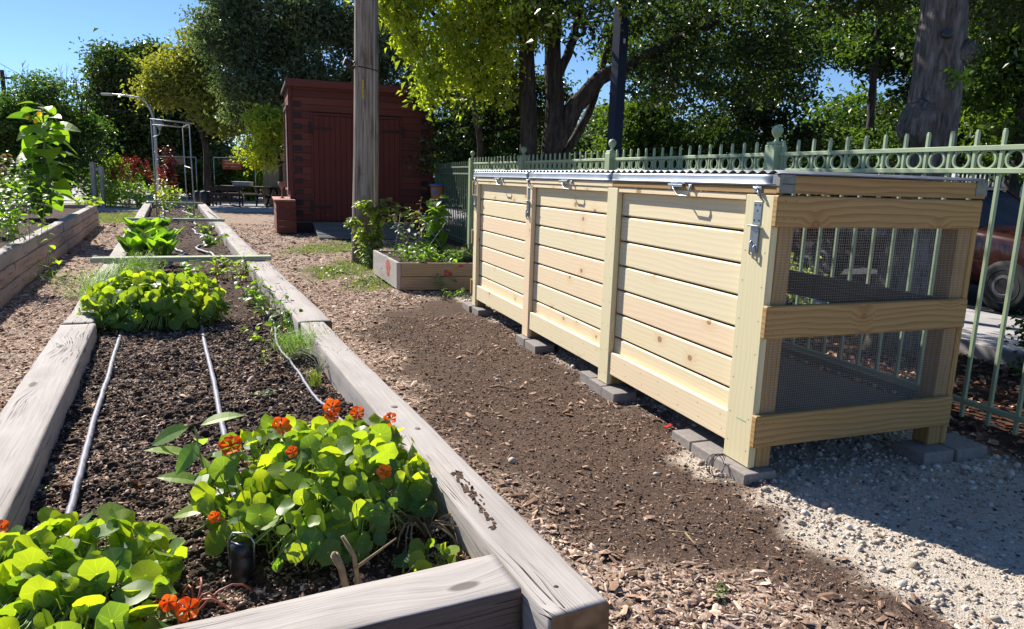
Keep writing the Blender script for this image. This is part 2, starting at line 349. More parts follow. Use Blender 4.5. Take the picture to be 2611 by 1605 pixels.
lit=t.ramp(n1,[(.35,(.03,.018,.012)),(.6,(.13,.06,.035)),(.8,(.30,.16,.09))])
grs=t.ramp(n1,[(.3,(.05,.06,.02)),(.7,(.16,.18,.06))])
c=t.mix(dk,mul,soil); c=t.mix(gv,c,gra); c=t.mix(lt,c,lit); c=t.mix(gr,c,grs); c=t.mix(nr,t.ramp(n2,[(.3,(.10,.11,.05)),(.7,(.17,.17,.08))]),c)
t.base(c); t.bump(t.math('ADD',n1,t.math('MULTIPLY',n3,.4)),.8,.02)
m_,d_,g_,l_,r_=[q.ravel() for q in zones(X,Y)]
go=npmesh('ground',V,F,np.zeros(len(F)),t.m,smooth=True)
a=go.data.attributes.new('zone','FLOAT_VECTOR','POINT'); a.data.foreach_set('vector',np.stack([d_,g_,l_],1).astype(np.float32).ravel())
nr_=sm(60,35,np.hypot(V[:,0],V[:,1])); a=go.data.attributes.new('zoneb','FLOAT_VECTOR','POINT'); a.data.foreach_set('vector',np.stack([r_,nr_,nr_*0],1).astype(np.float32).ravel())
struct(go)
def slab(name,frame,x0,x1,y0,y1,z0,z1,mat,bevel=0):
    mb=MB().aab(x0,x1,y0,y1,z0,z1); o=build(name,mb,mat,None,(DC if frame=='d' else BC),(DA if frame=='d' else BA),bevel); return struct(o)
slab('path','d',-9.5,-4.3,-4,70,-.1,.022,PAVE); slab('patio','d',-4.296,9,24.6,42,-.1,.020,PAVE)
slab('pavement','b',3.65,5.3,-12,40,-.1,.13,PAVE,.01); slab('road','b',5.306,14.5,-30,60,-.1,.03,ASPH)
# ---------------------------------------------------------------- loose chips, stones, litter
CV=[(-.5,0,0),(-.25,.5,.15),(.3,.45,.1),(.5,0,0),(.25,-.5,.1),(-.3,-.45,.2),(-.2,0,.9),(.25,.05,.8)]
CF=[(0,6,1),(1,6,7),(1,7,2),(2,7,3),(3,7,4),(4,7,6),(4,6,5),(5,6,0)]
# pebbles (rounded, low poly)
def blob(n1=6,n2=4):
    v=[(0,0,1)];f=[]
    for i in range(1,n2):
        for k in range(n1): a=math.pi*i/n2; b=2*math.pi*(k+.5*(i%2))/n1; v.append((math.sin(a)*math.cos(b),math.sin(a)*math.sin(b),math.cos(a)))
    v.append((0,0,-1)); L=len(v)-1
    for k in range(n1):
        f.append((0,1+k,1+(k+1)%n1))
        for i in range(n2-2): a=1+i*n1+k; b=1+i*n1+(k+1)%n1; f.append((a,a+n1,b)); f.append((b,a+n1,b+n1))
        q=1+(n2-2)*n1; f.append((q+k,L,q+(k+1)%n1))
    return v,f
PV,PF=blob()
def rndrot(N,tilt):
    n=np.stack([rng.normal(0,tilt,N),rng.normal(0,tilt,N),np.ones(N)],1); a=rng.uniform(0,2*math.pi,N); d=np.stack([np.cos(a),np.sin(a),rng.normal(0,.1,N)],1); return frames(n,d)
def scatter(name,pts,z,L,W_,H,tone,mat,label,cat,tilt=.35):
    N=len(pts); P=np.column_stack([pts,z]); S=np.column_stack([L,W_,H]); V,F,T=inst(CV,CF,P,rndrot(N,tilt),S,tone)
    o=npmesh(name,V,F,T,mat); tag(o,label,cat,None,'stuff'); return o
CHIP=tonecol('shredded bark mulch',[(0,(.05,.033,.024)),(.2,(.15,.093,.065)),(.5,(.36,.24,.17)),(.78,(.56,.41,.31)),(1,(.74,.60,.48))],.9,.05)
SOILC=tonecol('soil crumbs',[(0,(.034,.023,.018)),(.6,(.085,.058,.044)),(.85,(.16,.115,.088)),(1,(.38,.28,.21))])
STONE=tonecol('limestone pebbles',[(0,(.20,.16,.13)),(.45,(.47,.41,.34)),(.8,(.62,.56,.48)),(1,(.74,.70,.65))],.85)
def sample(n,x0,x1,y0,y1,pf):
    x=rng.uniform(x0,x1,n); y=rng.uniform(y0,y1,n); p=pf(x,y); k=rng.random(n)<p; return x[k],y[k]
def infr(x,y,mg=.12):  # inside what the camera can see, with a margin
    return (np.abs(x)<(.72+mg)*y+.7)
def inbed(x,y):
    dx,dy=x-DC.x,y-DC.y; bx=dx*math.cos(DA)+dy*math.sin(DA); by=-dx*math.sin(DA)+dy*math.cos(DA)
    return ((bx>-1.55)&(bx<.03)&(by>.0)&(by<20.6))|((bx<-2.4)&(bx>-4.2)&(by<18.4)),bx,by
def mulchp(x,y):
    m,d,g,l,gr=zones(x,y); ib,bx,by=inbed(x,y); edge=np.exp(-np.clip(bx,0,9)/.25)*(bx>0)
    patchy=np.clip(.22+1.2*(vnoise(x,y,2.2,8)-.5)+.5*(vnoise(x,y,6,9)-.5),.04,1)
    return np.where(ib|~infr(x,y),0,np.clip(m+d*(patchy*.5+edge*.9)+g*.03+gr*.35,0,1))
for k,(n,y0,y1,x0,x1,sc) in enumerate([(60000,1.2,4.2,-3.6,3.2,1.0),(60000,4.2,9,-7.2,2.2,1.25),(30000,9,19,-13,0,2.2)]):
    x,y=sample(n,x0,x1,y0,y1,mulchp); N=len(x); m,d,g,l,gr=zones(x,y)
    L=rng.lognormal(math.log(.021),.5,N)*sc; W_=L*rng.uniform(.18,.5,N); tn=np.clip(rng.beta(1.7,1.3,N)*(1-.35*d)+(.08 if k==0 else .16),0,1)
    scatter('mulch',np.column_stack([x,y]),gheight(x,y)+.003+rng.random(N)*.006,L,W_,L*.12,tn,CHIP,['tan and brown bark chips strewn over the path in the foreground','bark mulch covering the paths beside the middle of the beds','bark mulch covering the far end of the paths before the red shed'][k],'mulch')
x,y=sample(50000,-2,3,1.2,7,lambda x,y:np.where(infr(x,y),zones(x,y)[1]*.8+zones(x,y)[2]*.1,0)); N=len(x)
L=np.clip(rng.lognormal(math.log(.007),.45,N),.003,.016); V,F,T=inst(PV,PF,np.column_stack([x,y,gheight(x,y)+L*.15]),rndrot(N,.5),np.column_stack([L*.6,L*.5,L*.32]),.35+.6*rng.beta(1.3,1.6,N))
tag(npmesh('soil_crumbs',V,F,T,SOILC,smooth=True),'dark crumbly soil scattered between the raised bed and the compost bin','soil',None,'stuff')
x,y=sample(130000,-2,3,1.2,7,lambda x,y:np.where(infr(x,y),zones(x,y)[1]*np.clip(.25+1.1*(vnoise(x,y,1.7,41)-.3)+.5*(vnoise(x,y,8,42)-.5),.06,1),0)); N=len(x)
L=rng.lognormal(math.log(.0085),.5,N); scatter('wood_flecks',np.column_stack([x,y]),gheight(x,y)+.0025,L,L*rng.uniform(.15,.45,N),L*.12,rng.beta(1.5,1.6,N),CHIP,'fine tan wood flecks trodden into the dark soil path','wood flecks')
def stonep(x,y):
    m,d,g,l,gr=zones(x,y); gx=np.interp(y,GBY,GBX); e=np.exp(-np.abs(x-gx-.12)/.16)
    ex,ey=x-BC.x,y-BC.y; v=ex*math.cos(BA)+ey*math.sin(BA); u=-ex*math.sin(BA)+ey*math.cos(BA); bin_=np.exp(-np.abs(u+.15)/.3)*(v>0)*(v<1.6)
    return np.where(infr(x,y),np.clip(g*(.05+e*.7+bin_*.5+.35*np.clip(vnoise(x,y,2,12)-.5,0,1)+ (v>.9)*.2)+d*.012+g*(v>-.15)*(u>0)*.7,0,1),0)
x,y=sample(26000,-.6,3.6,1.4,8.5,stonep); N=len(x); s=np.clip(rng.lognormal(math.log(.0085),.42,N),.004,.026)
V,F,T=inst(PV,PF,np.column_stack([x,y,gheight(x,y)+s*.25]),rndrot(N,.5),np.column_stack([s*rng.uniform(.9,1.5,N),s,s*rng.uniform(.5,.85,N)]),rng.beta(2,1.6,N))
tag(npmesh('gravel',V,F,T,STONE,smooth=True),'pale limestone gravel strewn around and under the compost bin','gravel',None,'stuff')
x,y=sample(45000,.8,4.5,1.4,5.5,lambda x,y:np.where(infr(x,y),zones(x,y)[2],0)); N=len(x); s=rng.lognormal(math.log(.0026),.45,N)
V,F,T=inst(PV,PF,np.column_stack([x,y,gheight(x,y)+s*.3]),rndrot(N,.5),np.column_stack([s*1.3,s,s*.8]),rng.beta(1.4,1.8,N))
tag(npmesh('grit',V,F,T,STONE,smooth=True),'fine sandy grit packed in front of the compost bin','grit',None,'stuff')
# leaf litter beyond the fence
LV=[(-.5,0,0),(0,.32,.18),(.5,0,.05),(0,-.32,.22),(0,0,0)]; LF=[(0,4,1),(1,4,2),(2,4,3),(3,4,0)]
LITM=tonecol('dry fallen leaves',[(0,(.06,.03,.018)),(.4,(.22,.10,.05)),(.7,(.42,.22,.12)),(1,(.62,.42,.26))],.7,.3)
def litp(x,y):
    m,d,g,l,gr=zones(x,y); return np.where(infr(x,y),np.clip(l,0,1),0)
x,y=sample(16000,1.2,7.5,3.0,12,litp); N=len(x); s=rng.uniform(.03,.075,N)
ex,ey=x-BC.x,y-BC.y; vv=ex*math.cos(BA)+ey*math.sin(BA); keep=vv<3.62; x,y,s=x[keep],y[keep],s[keep]; N=len(x)
V,F,T=inst(LV,LF,np.column_stack([x,y,gheight(x,y)+.012]),rndrot(N,.45),np.column_stack([s,s,s]),rng.random(N))
tag(npmesh('leaf_litter',V,F,T,LITM),'dry brown leaves covering the strip behind the green fence','leaf litter',None,'stuff')
x,y=sample(1500,-2.5,3,1.3,9,lambda x,y:np.where(inbed(x,y)[0]|~infr(x,y),0,.35)); N=len(x); s=rng.uniform(.012,.03,N)
V,F,T=inst(LV,LF,np.column_stack([x,y,gheight(x,y)+.012]),rndrot(N,.4),np.column_stack([s,s*.8,s]),rng.random(N)*.7+.3)
tag(npmesh('fallen_leaves',V,F,T,LITM),'small dry orange leaves dotted over the soil path and gravel','fallen leaves',None,'stuff')
# grass tufts
GRASS=leafmat('grass blades',(.10,.13,.03),(.30,.34,.09),.3)
def blades(name,pts,zs,h0,h1,mat,label,cat,kind='stuff',wd=.004,lean=.35,parent=None,loc=None):
    N=len(pts); h=rng.uniform(h0,h1,N); a=rng.uniform(0,6.283,N); ln=rng.normal(0,lean,(N,2))
    b=np.column_stack([pts,zs]); tip=b+np.column_stack([ln*h[:,None],h]); mid=b+np.column_stack([ln*h[:,None]*.3,h*.6])
    s=np.column_stack([np.cos(a),np.sin(a),a*0])*wd; V=np.stack([b-s,b+s,mid+s*.8,mid-s*.8,tip],1).reshape(-1,3)
    i=np.arange(N)[:,None]*5; F=np.concatenate([i+np.array([0,1,2]),i+np.array([0,2,3]),i+np.array([3,2,4])],0); T=np.tile(rng.random(N),3)
    o=npmesh(name,V,F,T,mat,parent,loc)
    if label: tag(o,label,cat,None,kind)
    return o
x,y=sample(40000,-5,1,6.5,16.5,lambda x,y:np.where(inbed(x,y)[0],0,zones(x,y)[4]*.5)); blades('grass',np.column_stack([x,y]),gheight(x,y),.02,.07,GRASS,'sparse green grass around the utility pole and small planter','grass',wd=.005)
x,y=sample(16000,-14,-8,17,24,lambda x,y:np.where(inbed(x,y)[0],0,zones(x,y)[4]*.6)); blades('grass',np.column_stack([x,y]),gheight(x,y),.03,.08,GRASS,'grass patch at the far end of the two raised beds','grass',wd=.007)
# ---------------------------------------------------------------- raised beds
def timber(mb,x0,x1,y0,y1,z0,z1,axis='y',amp=.006,rnd=.018,seed=0,step=.03,near=True):
    """log-like squared timber with rounded, uneven arrises"""
    L=(y1-y0) if axis=='y' else (x1-x0); w_=(x1-x0) if axis=='y' else (y1-y0); h=z1-z0; tone=random.random()
    m=max(8,int(L/step)); pr=[]
    for (sx,sz,a0) in ((1,1,0),(-1,1,90),(-1,-1,180),(1,-1,270)):
        for k in range(3): a=R(a0+45*k); pr.append((sx*(w_/2-rnd)+rnd*math.cos(a),sz*(h/2-rnd)+rnd*math.sin(a)))
    # extra points on the faces
    q=[]
    for i,p in enumerate(pr):
        q.append(p); nx_=pr[(i+1)%len(pr)]
        if math.dist(p,nx_)>.05:
            for f in (.25,.5,.75): q.append((p[0]+(nx_[0]-p[0])*f,p[1]+(nx_[1]-p[1])*f))
    n=len(q); per=[0]
    for i in range(n): per.append(per[-1]+math.dist(q[i],q[(i+1)%n]))
    b=len(mb.v)
    for i in range(m+1):
        s=L*i/m
        for (cx_,cz) in q:
            f1=mn.noise(Vector((s*2.2,cx_*7+seed*5,cz*7)))*amp*1.6+mn.noise(Vector((s*9,cx_*20+seed,cz*20)))*amp*.5
            r=math.hypot(cx_,cz) or 1; X_,Z_=cx_+cx_/r*f1,cz+cz/r*f1
            bow=mn.noise(Vector((s*.5,seed*3.1,0)))*amp*1.5
            if axis=='y': mb.v.append(((x0+x1)/2+X_+bow,y0+s,(z0+z1)/2+Z_))
            else: mb.v.append((x0+s,(y0+y1)/2-X_+bow,(z0+z1)/2+Z_))
    for i in range(m):
        s0,s1=L*i/m,L*(i+1)/m
        for k in range(n):
            k2=(k+1)%n; mb.face([b+i*n+k,b+(i+1)*n+k,b+(i+1)*n+k2,b+i*n+k2],[(s0,per[k]),(s1,per[k]),(s1,per[k+1]),(s0,per[k+1])],tone,True)
    e=[len(mb.f)]; mb.face([b+k for k in range(n)],[(p[0],p[1]) for p in q],tone); mb.face([b+m*n+k for k in range(n)][::-1],[(p[0],p[1]) for p in q[::-1]],tone)
    return e[0]
def timber_obj(parent,*a,mat=GREY,**k):
    mb=MB(); e=timber(mb,*a,**k); o=build('timber',mb,mat,parent); o.data.materials.append(ENDG)
    o.data.polygons[e].material_index=1; o.data.polygons[e+1].material_index=1; return o
SOIL=NT('dark garden soil').P(.95,.1); _n=SOIL.noise(SOIL.pos(),50,5,.7); SOIL.base(SOIL.ramp(_n,[(.35,(.040,.027,.021)),(.6,(.10,.070,.055)),(.8,(.18,.13,.105))])); SOIL.bump(_n,.8,.02); SOIL=SOIL.m
def soilz(x,y): return .33+(vnoise(x,y,2.1,21)-.5)*.05+(vnoise(x,y,9,22)-.5)*.035+(vnoise(x,y,31,23)-.5)*.016
def soilsheet(parent,x0,x1,ys,zoff=0):
    xs=np.arange(x0,x1+.001,.03); X,Y=np.meshgrid(xs,ys); Z=soilz(X,Y)+zoff; V=np.stack([X,Y,Z],-1).reshape(-1,3)
    ii=np.arange(X.size).reshape(X.shape); F=np.stack([ii[:-1,:-1],ii[:-1,1:],ii[1:,1:],ii[1:,:-1]],-1).reshape(-1,4)
    return npmesh('soil',V,F,np.zeros(len(F)),SOIL,parent,smooth=True)
TB=.45
bed=thing('raised_bed','long raised vegetable bed of grey weathered timbers running away from the camera','raised bed',DC,DA)
# right side: stepped joints, left side
for (x0,x1,y0,y1) in ((-.145,.005,-.02,3.36),(-.155,.055,3.365,6.75),(-.17,.03,6.755,12.6),(-.18,.02,12.605,20.5)):
    timber_obj(bed,x0,x1,y0,y1,.226,TB,seed=random.random()*9,amp=.005 if y0<3 else .004,rnd=.009,step=.02 if y0<3 else .06)
for (x0,x1,y0,y1) in ((-.15,.0,-.01,5.0),(-.16,.015,5.005,12.0),(-.16,.02,12.005,20.5)): timber_obj(bed,x0,x1,y0,y1,0,.224,seed=random.random()*9,rnd=.012,step=.08)
for (x0,x1,y0,y1) in ((-1.50,-1.31,.29,3.7),(-1.49,-1.33,3.705,7.1),(-1.49,-1.33,7.105,13.0),(-1.50,-1.33,13.005,20.3)):
    timber_obj(bed,x0,x1,y0,y1,.226,TB,seed=random.random()*9,amp=.006,rnd=.012,step=.03 if y0<3 else .08)
for (x0,x1,y0,y1) in ((-1.50,-1.32,.29,6.0),(-1.50,-1.32,6.005,20.3)): timber_obj(bed,x0,x1,y0,y1,0,.224,seed=random.random()*9,rnd=.012,step=.1)
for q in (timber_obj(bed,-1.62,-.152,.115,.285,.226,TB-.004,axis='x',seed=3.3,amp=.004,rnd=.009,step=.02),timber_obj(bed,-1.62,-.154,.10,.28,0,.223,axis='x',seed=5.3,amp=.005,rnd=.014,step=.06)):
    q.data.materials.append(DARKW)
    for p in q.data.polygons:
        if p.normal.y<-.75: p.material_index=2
timber_obj(bed,-1.32,-.19,20.3,20.45,.2,TB,axis='x',seed=8,step=.1)
mb=MB().beam((-1.60,6.93,TB+.026),(.10,6.83,TB+.026),.15,.048); build('divider_plank',mb,PLANK,bed,bevel=.004)
mb=MB().beam((-1.62,13.35,TB+.021),(.04,13.15,TB+.021),.12,.05); build('divider_plank',mb,PLANK,bed,bevel=.004)
mb=MB().beam((-1.45,20.32,TB+.021),(-.05,20.36,TB+.021),.12,.05); build('divider_plank',mb,PLANK,bed,bevel=.004)
ys=np.concatenate([np.arange(.2,6,.03),np.arange(6,20.4,.1)]); soilsheet(bed,-1.36,-.12,ys)
def topz(x,y):
    zz=[v.co.z for o in bed.children if o.name.startswith('timber') for v in o.data.vertices if abs(v.co.x-x)<.05 and abs(v.co.y-y)<.05 and v.co.z>TB-.03]
    return sum(zz)/max(len(zz),1)
mb=MB()
for (x,y) in ((-.30,.20),(-.075,.085)): mb.lathe([(.008,-.02),(.0078,0),(.002,.0004)],(x,y,topz(x,y)-.001),12)
build('bolt_hole',mb,SHADOWY,bed,split=True)
mb=MB()
for i in range(70):
    y=random.uniform(.40,.80); x=-.155+.13*y+random.gauss(0,.010)+.03*(.5-y); z=topz(x,y)
    mb.box((x,y,z-.003),(.004+.006*random.random(),.010+.026*random.random(),.009),rotm(random.uniform(-.5,.1)))
build('rotten_patch',mb,plain('rotten wood',(.085,.055,.04),.95,.05,0,.6,60),bed)
mb=MB()
for (x,y) in ((-.04,1.234),(-.055,1.513),(-.06,5.1),(-.07,8.5)): mb.lathe([(.02,-.02),(.019,0),(.001,.0006)],(x,y,topz(x,y)+.001),12)
build('knot',mb,plain('dark knot',(.16,.12,.10),.9),bed,split=True)
# chips in the bed (bed local coordinates -> world)
def bedscatter(name,n,x0,x1,y0,y1,med,tonef,mat,label,cat,hh=.12,wr=(.2,.5),pf=None,tm=None):
    tm=tm or (CV,CF)
    bx=rng.uniform(x0,x1,n); by=rng.uniform(y0,y1,n)
    if pf is not None: k=rng.random(n)<pf(bx,by); bx,by=bx[k],by[k]
    n=len(bx); z=soilz(bx,by)+.002; L=rng.lognormal(math.log(med),.5,n); P=np.column_stack([bx,by,z])@RD.T+np.array([DC.x,DC.y,0])
    S=np.column_stack([L,L*rng.uniform(*wr,n),L*hh]); V,F,T=inst(tm[0],tm[1],P,rndrot(n,.45),S,tonef(n)); tag(npmesh(name,V,F,T,mat,smooth=tm[0] is PV),label,cat,None,'stuff')
cl=lambda x,y: np.clip(.45+1.3*(vnoise(x,y,3,31)-.42)+.35*(x<-.9),.15,1)
bedscatter('bark_chips',100000,-1.33,-.13,.3,4.2,.0115,lambda n:rng.beta(1.5,1.05,n),CHIP,'small bark chips mixed over the dark soil at the near end of the long bed','bark chips',pf=cl)
bedscatter('soil_crumbs',24000,-1.33,-.13,.3,4.2,.0055,lambda n:rng.beta(1,2.2,n),SOILC,'dark soil clods at the near end of the long raised bed','soil',.7,(.7,1),tm=(PV,PF))
bedscatter('bark_chips',22000,-1.33,-.15,4.2,20,.022,lambda n:rng.beta(1.2,1.7,n),CHIP,'bark chips over the soil in the far part of the long bed','bark chips',pf=cl)
# left bed
lb=thing('raised_bed','three timber high brown raised bed at the left holding the tall sunflower plant','raised bed',DC,DA)
for k,(z0,z1) in enumerate(((0,.165),(.168,.333),(.336,.50))):
    for (y0,y1) in (((-1,8.0),(8.005,18.3)) if k%2 else ((-1,5.0),(5.005,12.2),(12.205,18.3))):
        timber_obj(lb,-2.58+.01*k,-2.41-.008*k,y0,y1,z0,z1,seed=random.random()*9,rnd=.018,step=.08,amp=.008,mat=BROWN if k<2 else GREY)
    timber_obj(lb,-4.0,-2.585,18.1,18.28,z0,z1,axis='x',seed=k,step=.1,mat=BROWN); timber_obj(lb,-4.15,-4.003,-1,18.28,z0,z1,seed=k+4,step=.2,mat=BROWN)
soilsheet(lb,-4.02,-2.55,np.arange(0,18.2,.1),.08)
# small planter box by the pole
pl=thing('planter_box','small wooden planter box with a red painted mark beside the compost bin','planter box',(-1.39,8.62,0))
P0,P1,P2=np.array([0,0,0]),np.array([-.58,1.42,0]),np.array([1.15,.27,0])
d1=(P1/np.linalg.norm(P1)); d2=P2/np.linalg.norm(P2)
mb=MB()
for k in range(2): z=.10+.17*k; mb.beam(P0+[.02,.0,z],P2+[0,0,z],.04,.165)
mb.beam(P2+P1*.9+[0,0,.1],P1*.95+[0,0,.1],.04,.165); mb.beam(P2+P1*.9+[0,0,.27],P1*.95+[0,0,.27],.04,.165)
mb.beam(P2+[0,0,.1],P2+P1*.9+[0,0,.1],.04,.165); mb.beam(P2+[0,0,.27],P2+P1*.9+[0,0,.27],.04,.165)
build('side_board',mb,BOXW,pl,bevel=.004)
mb=MB(); mb.beam(P0+d1*.03+[0,0,.185],P1+[0,0,.185],.04,.33); build('end_board',mb,GREY,pl,bevel=.004)
mb=MB(); mb.box(tuple(P0+np.array([-.005,.0,.175])),(.05,.05,.36)); build('corner_post',mb,GREY,pl,bevel=.004)
mb=MB(); q0,q1,q2,q3=P0+d1*.03+d2*.03,P2-d2*.03+d1*.03,P2+P1*.87-d2*.03,P1*.92+d2*.03; mb.poly([tuple(q+np.array([0,0,.325])) for q in (q0,q1,q2,q3)]); build('soil',mb,SOIL,pl)
def facepaint(parent,name,o,dx,n,shapes,mat,eps=.0225):
    mb=MB(); o=np.array(o,float); n=np.array(n,float)
    for sh in shapes: mb.poly([tuple(o+np.array(dx)*a+np.array([0,0,1.])*b+n*eps) for a,b in sh])
    return build(name,mb,mat,parent)
def ell(cx,cy,rx,ry,n=14,a0=0,a1=360): return [(cx+rx*math.cos(R(a0+(a1-a0)*i/n)),cy+ry*math.sin(R(a0+(a1-a0)*i/n))) for i in range(n+(0 if a1-a0==360 else 1))]
REDP=plain('faded red spray paint',(.42,.11,.09),.8,.2,0,.4,25)
nf=np.cross(d2,[0,0,1]); nf/=np.linalg.norm(nf)
facepaint(pl,'painted_mark',P0+[0,0,0],d2,nf,[ell(.55,.215,.10,.055,14,0,180)+[(.45,.19),(.65,.19)],[(.40,.30),(.38,.285),(.46,.245),(.48,.26)],[(.62,.26),(.60,.245),(.74,.30),(.75,.32)],[(.36,.335),(.34,.31),(.41,.30),(.42,.315)],[(.72,.31),(.77,.30),(.80,.33),(.74,.335)]],REDP)
nl=np.cross([0,0,1],d1); nl/=np.linalg.norm(nl)
facepaint(pl,'painted_mark',P0+d1*.55,d1,nl,[ell(0,.25,.13,.075)],REDP); facepaint(pl,'painted_mark',P0+d1*.55,d1,nl,[[(-.09,.19),(.09,.19),(.05,.12),(-.05,.12)]],REDP,.0235)
# ---------------------------------------------------------------- compost bin (local x = depth v, y = along front u)
cb=thing('compost_bin','new pale pine compost bin with three bays, metal lids and open mesh end','compost bin',BC,BA)
def bx(name,*boxes,mat=LUM,bevel=.003,parent=cb,tone=None):
    mb=MB()
    for q in boxes: mb.aab(*q,tone=tone)
    return build(name,mb,mat,parent,bevel=bevel)
PZ=.06; PT=1.366
posts=[(0,.2),(1.463,1.605),(2.934,3.07),(4.46,4.573)]
for i,(a,b) in enumerate(posts):
    bx('post',(0,.038,a,b,PZ,PT),mat=LUMGR if i in(0,1) else LUM,bevel=.006)
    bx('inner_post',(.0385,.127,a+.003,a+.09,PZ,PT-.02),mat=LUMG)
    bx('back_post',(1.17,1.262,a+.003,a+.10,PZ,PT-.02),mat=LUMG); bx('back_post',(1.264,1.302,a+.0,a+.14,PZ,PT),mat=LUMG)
TONES=[[.1,.62,.35,.8,.05,.33,.9,.52],[.7,.2,.55,.95,.68,.1,.45,.8],[.3,.85,.6,.15,.4,.75,.05,.5]]
for k in range(3):
    a,b=posts[k][1]+.001,posts[k+1][0]-.001; mb=MB(); z=.20
    while z<1.30:
        z0=z; z1=min(z+.159,1.352)
        if z0==.20: z1=.389
        mb.aab(.041,.062,a-.03,b+.03,z0+.005,z1-.005,tone=random.random()); z=z1
    build('board_panel',mb,LUM,cb,bevel=.0075)
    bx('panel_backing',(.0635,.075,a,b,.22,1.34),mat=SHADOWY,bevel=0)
    bx('kick_board',(.010,.040,a+.001,b-.001,.136,.288),bevel=.005)
    bx('front_rail',(.004,.040,a+.001,b-.001,1.335,1.3655),bevel=.003)
# nails
mb=MB()
def nail(v,u,z,n='v'):
    m=6; r=.0035; pts=[]
    for k in range(m):
        a=6.283*k/m; pts.append((v,u+r*math.cos(a),z+r*math.sin(a)) if n=='v' else (u,v,z+r*math.sin(a)) )
    if n=='v': mb.poly(pts)
    else: mb.poly([(u+r*math.cos(6.283*k/m),v,z+r*math.sin(6.283*k/m)) for k in range(m)])
for i,(a,b) in enumerate(posts):
    for z in np.arange(.14,1.2,.16): nail(-.0008,a+(.03),z); nail(-.0008,b-.03,z+random.uniform(-.02,.02))
for k in range(3):
    a,b=posts[k][1],posts[k+1][0]
    for u in np.arange(a+.04,b,.2): nail(.0093,u,.18); nail(.0093,u+.02,.25)
for z in (.22,.30,.74,.83,1.26,1.34):
    for v in (.03,.09,1.18,1.24): nail(-.0388,v,z,'u')
build('nail_heads',mb,plain('rusty nail',(.16,.10,.06),.7),cb)
for (z0,z1) in ((1.222,1.364),(.708,.862),(.178,.336)):
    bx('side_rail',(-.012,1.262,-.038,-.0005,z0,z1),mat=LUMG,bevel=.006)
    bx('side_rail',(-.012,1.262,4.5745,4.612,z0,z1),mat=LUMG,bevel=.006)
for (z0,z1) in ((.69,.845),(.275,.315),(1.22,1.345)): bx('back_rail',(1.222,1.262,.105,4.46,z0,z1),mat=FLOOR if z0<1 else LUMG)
mb=MB()
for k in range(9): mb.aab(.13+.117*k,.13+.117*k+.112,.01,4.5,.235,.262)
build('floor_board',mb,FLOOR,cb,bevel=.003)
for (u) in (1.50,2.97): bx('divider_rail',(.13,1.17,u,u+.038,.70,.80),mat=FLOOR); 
# wire mesh: near end and back
def wires(name,p0,ax1,l1,s1,ax2,l2,s2,r,parent,mat):
    mb=MB(); p0=np.array(p0,float); ax1=np.array(ax1,float); ax2=np.array(ax2,float)
    V=[];F=[]
    def w(a,b):
        d=(b-a)/np.linalg.norm(b-a); x=np.cross(d,[.3,.5,.8]); x/=np.linalg.norm(x); y=np.cross(d,x); k=len(V)
        for p in (a,b):
            for t in range(3): V.append(p+r*(math.cos(2.094*t)*x+math.sin(2.094*t)*y))
        for t in range(3): F.append((k+t,k+(t+1)%3,k+3+(t+1)%3,k+3+t))
    for s in np.arange(0,l1,s1): w(p0+ax1*s,p0+ax1*s+ax2*l2)
    for s in np.arange(0,l2,s2): w(p0+ax2*s+r,p0+ax2*s+ax1*l1+r)
    return npmesh(name,V,F,np.zeros(len(F)),mat,parent)
MESHM=plain('galvanised wire',(.42,.41,.38),.6,.3,0)
wires('wire_mesh',(.045,-.0035,.2),(0+1,0,0),1.20,.0127,(0,0,1),1.15,.0127,.0007,cb,MESHM)
wires('wire_mesh',(1.215,.1,.2),(0,1,0),4.3,.0127*2,(0,0,1),1.15,.0127*2,.0006,cb,MESHM)
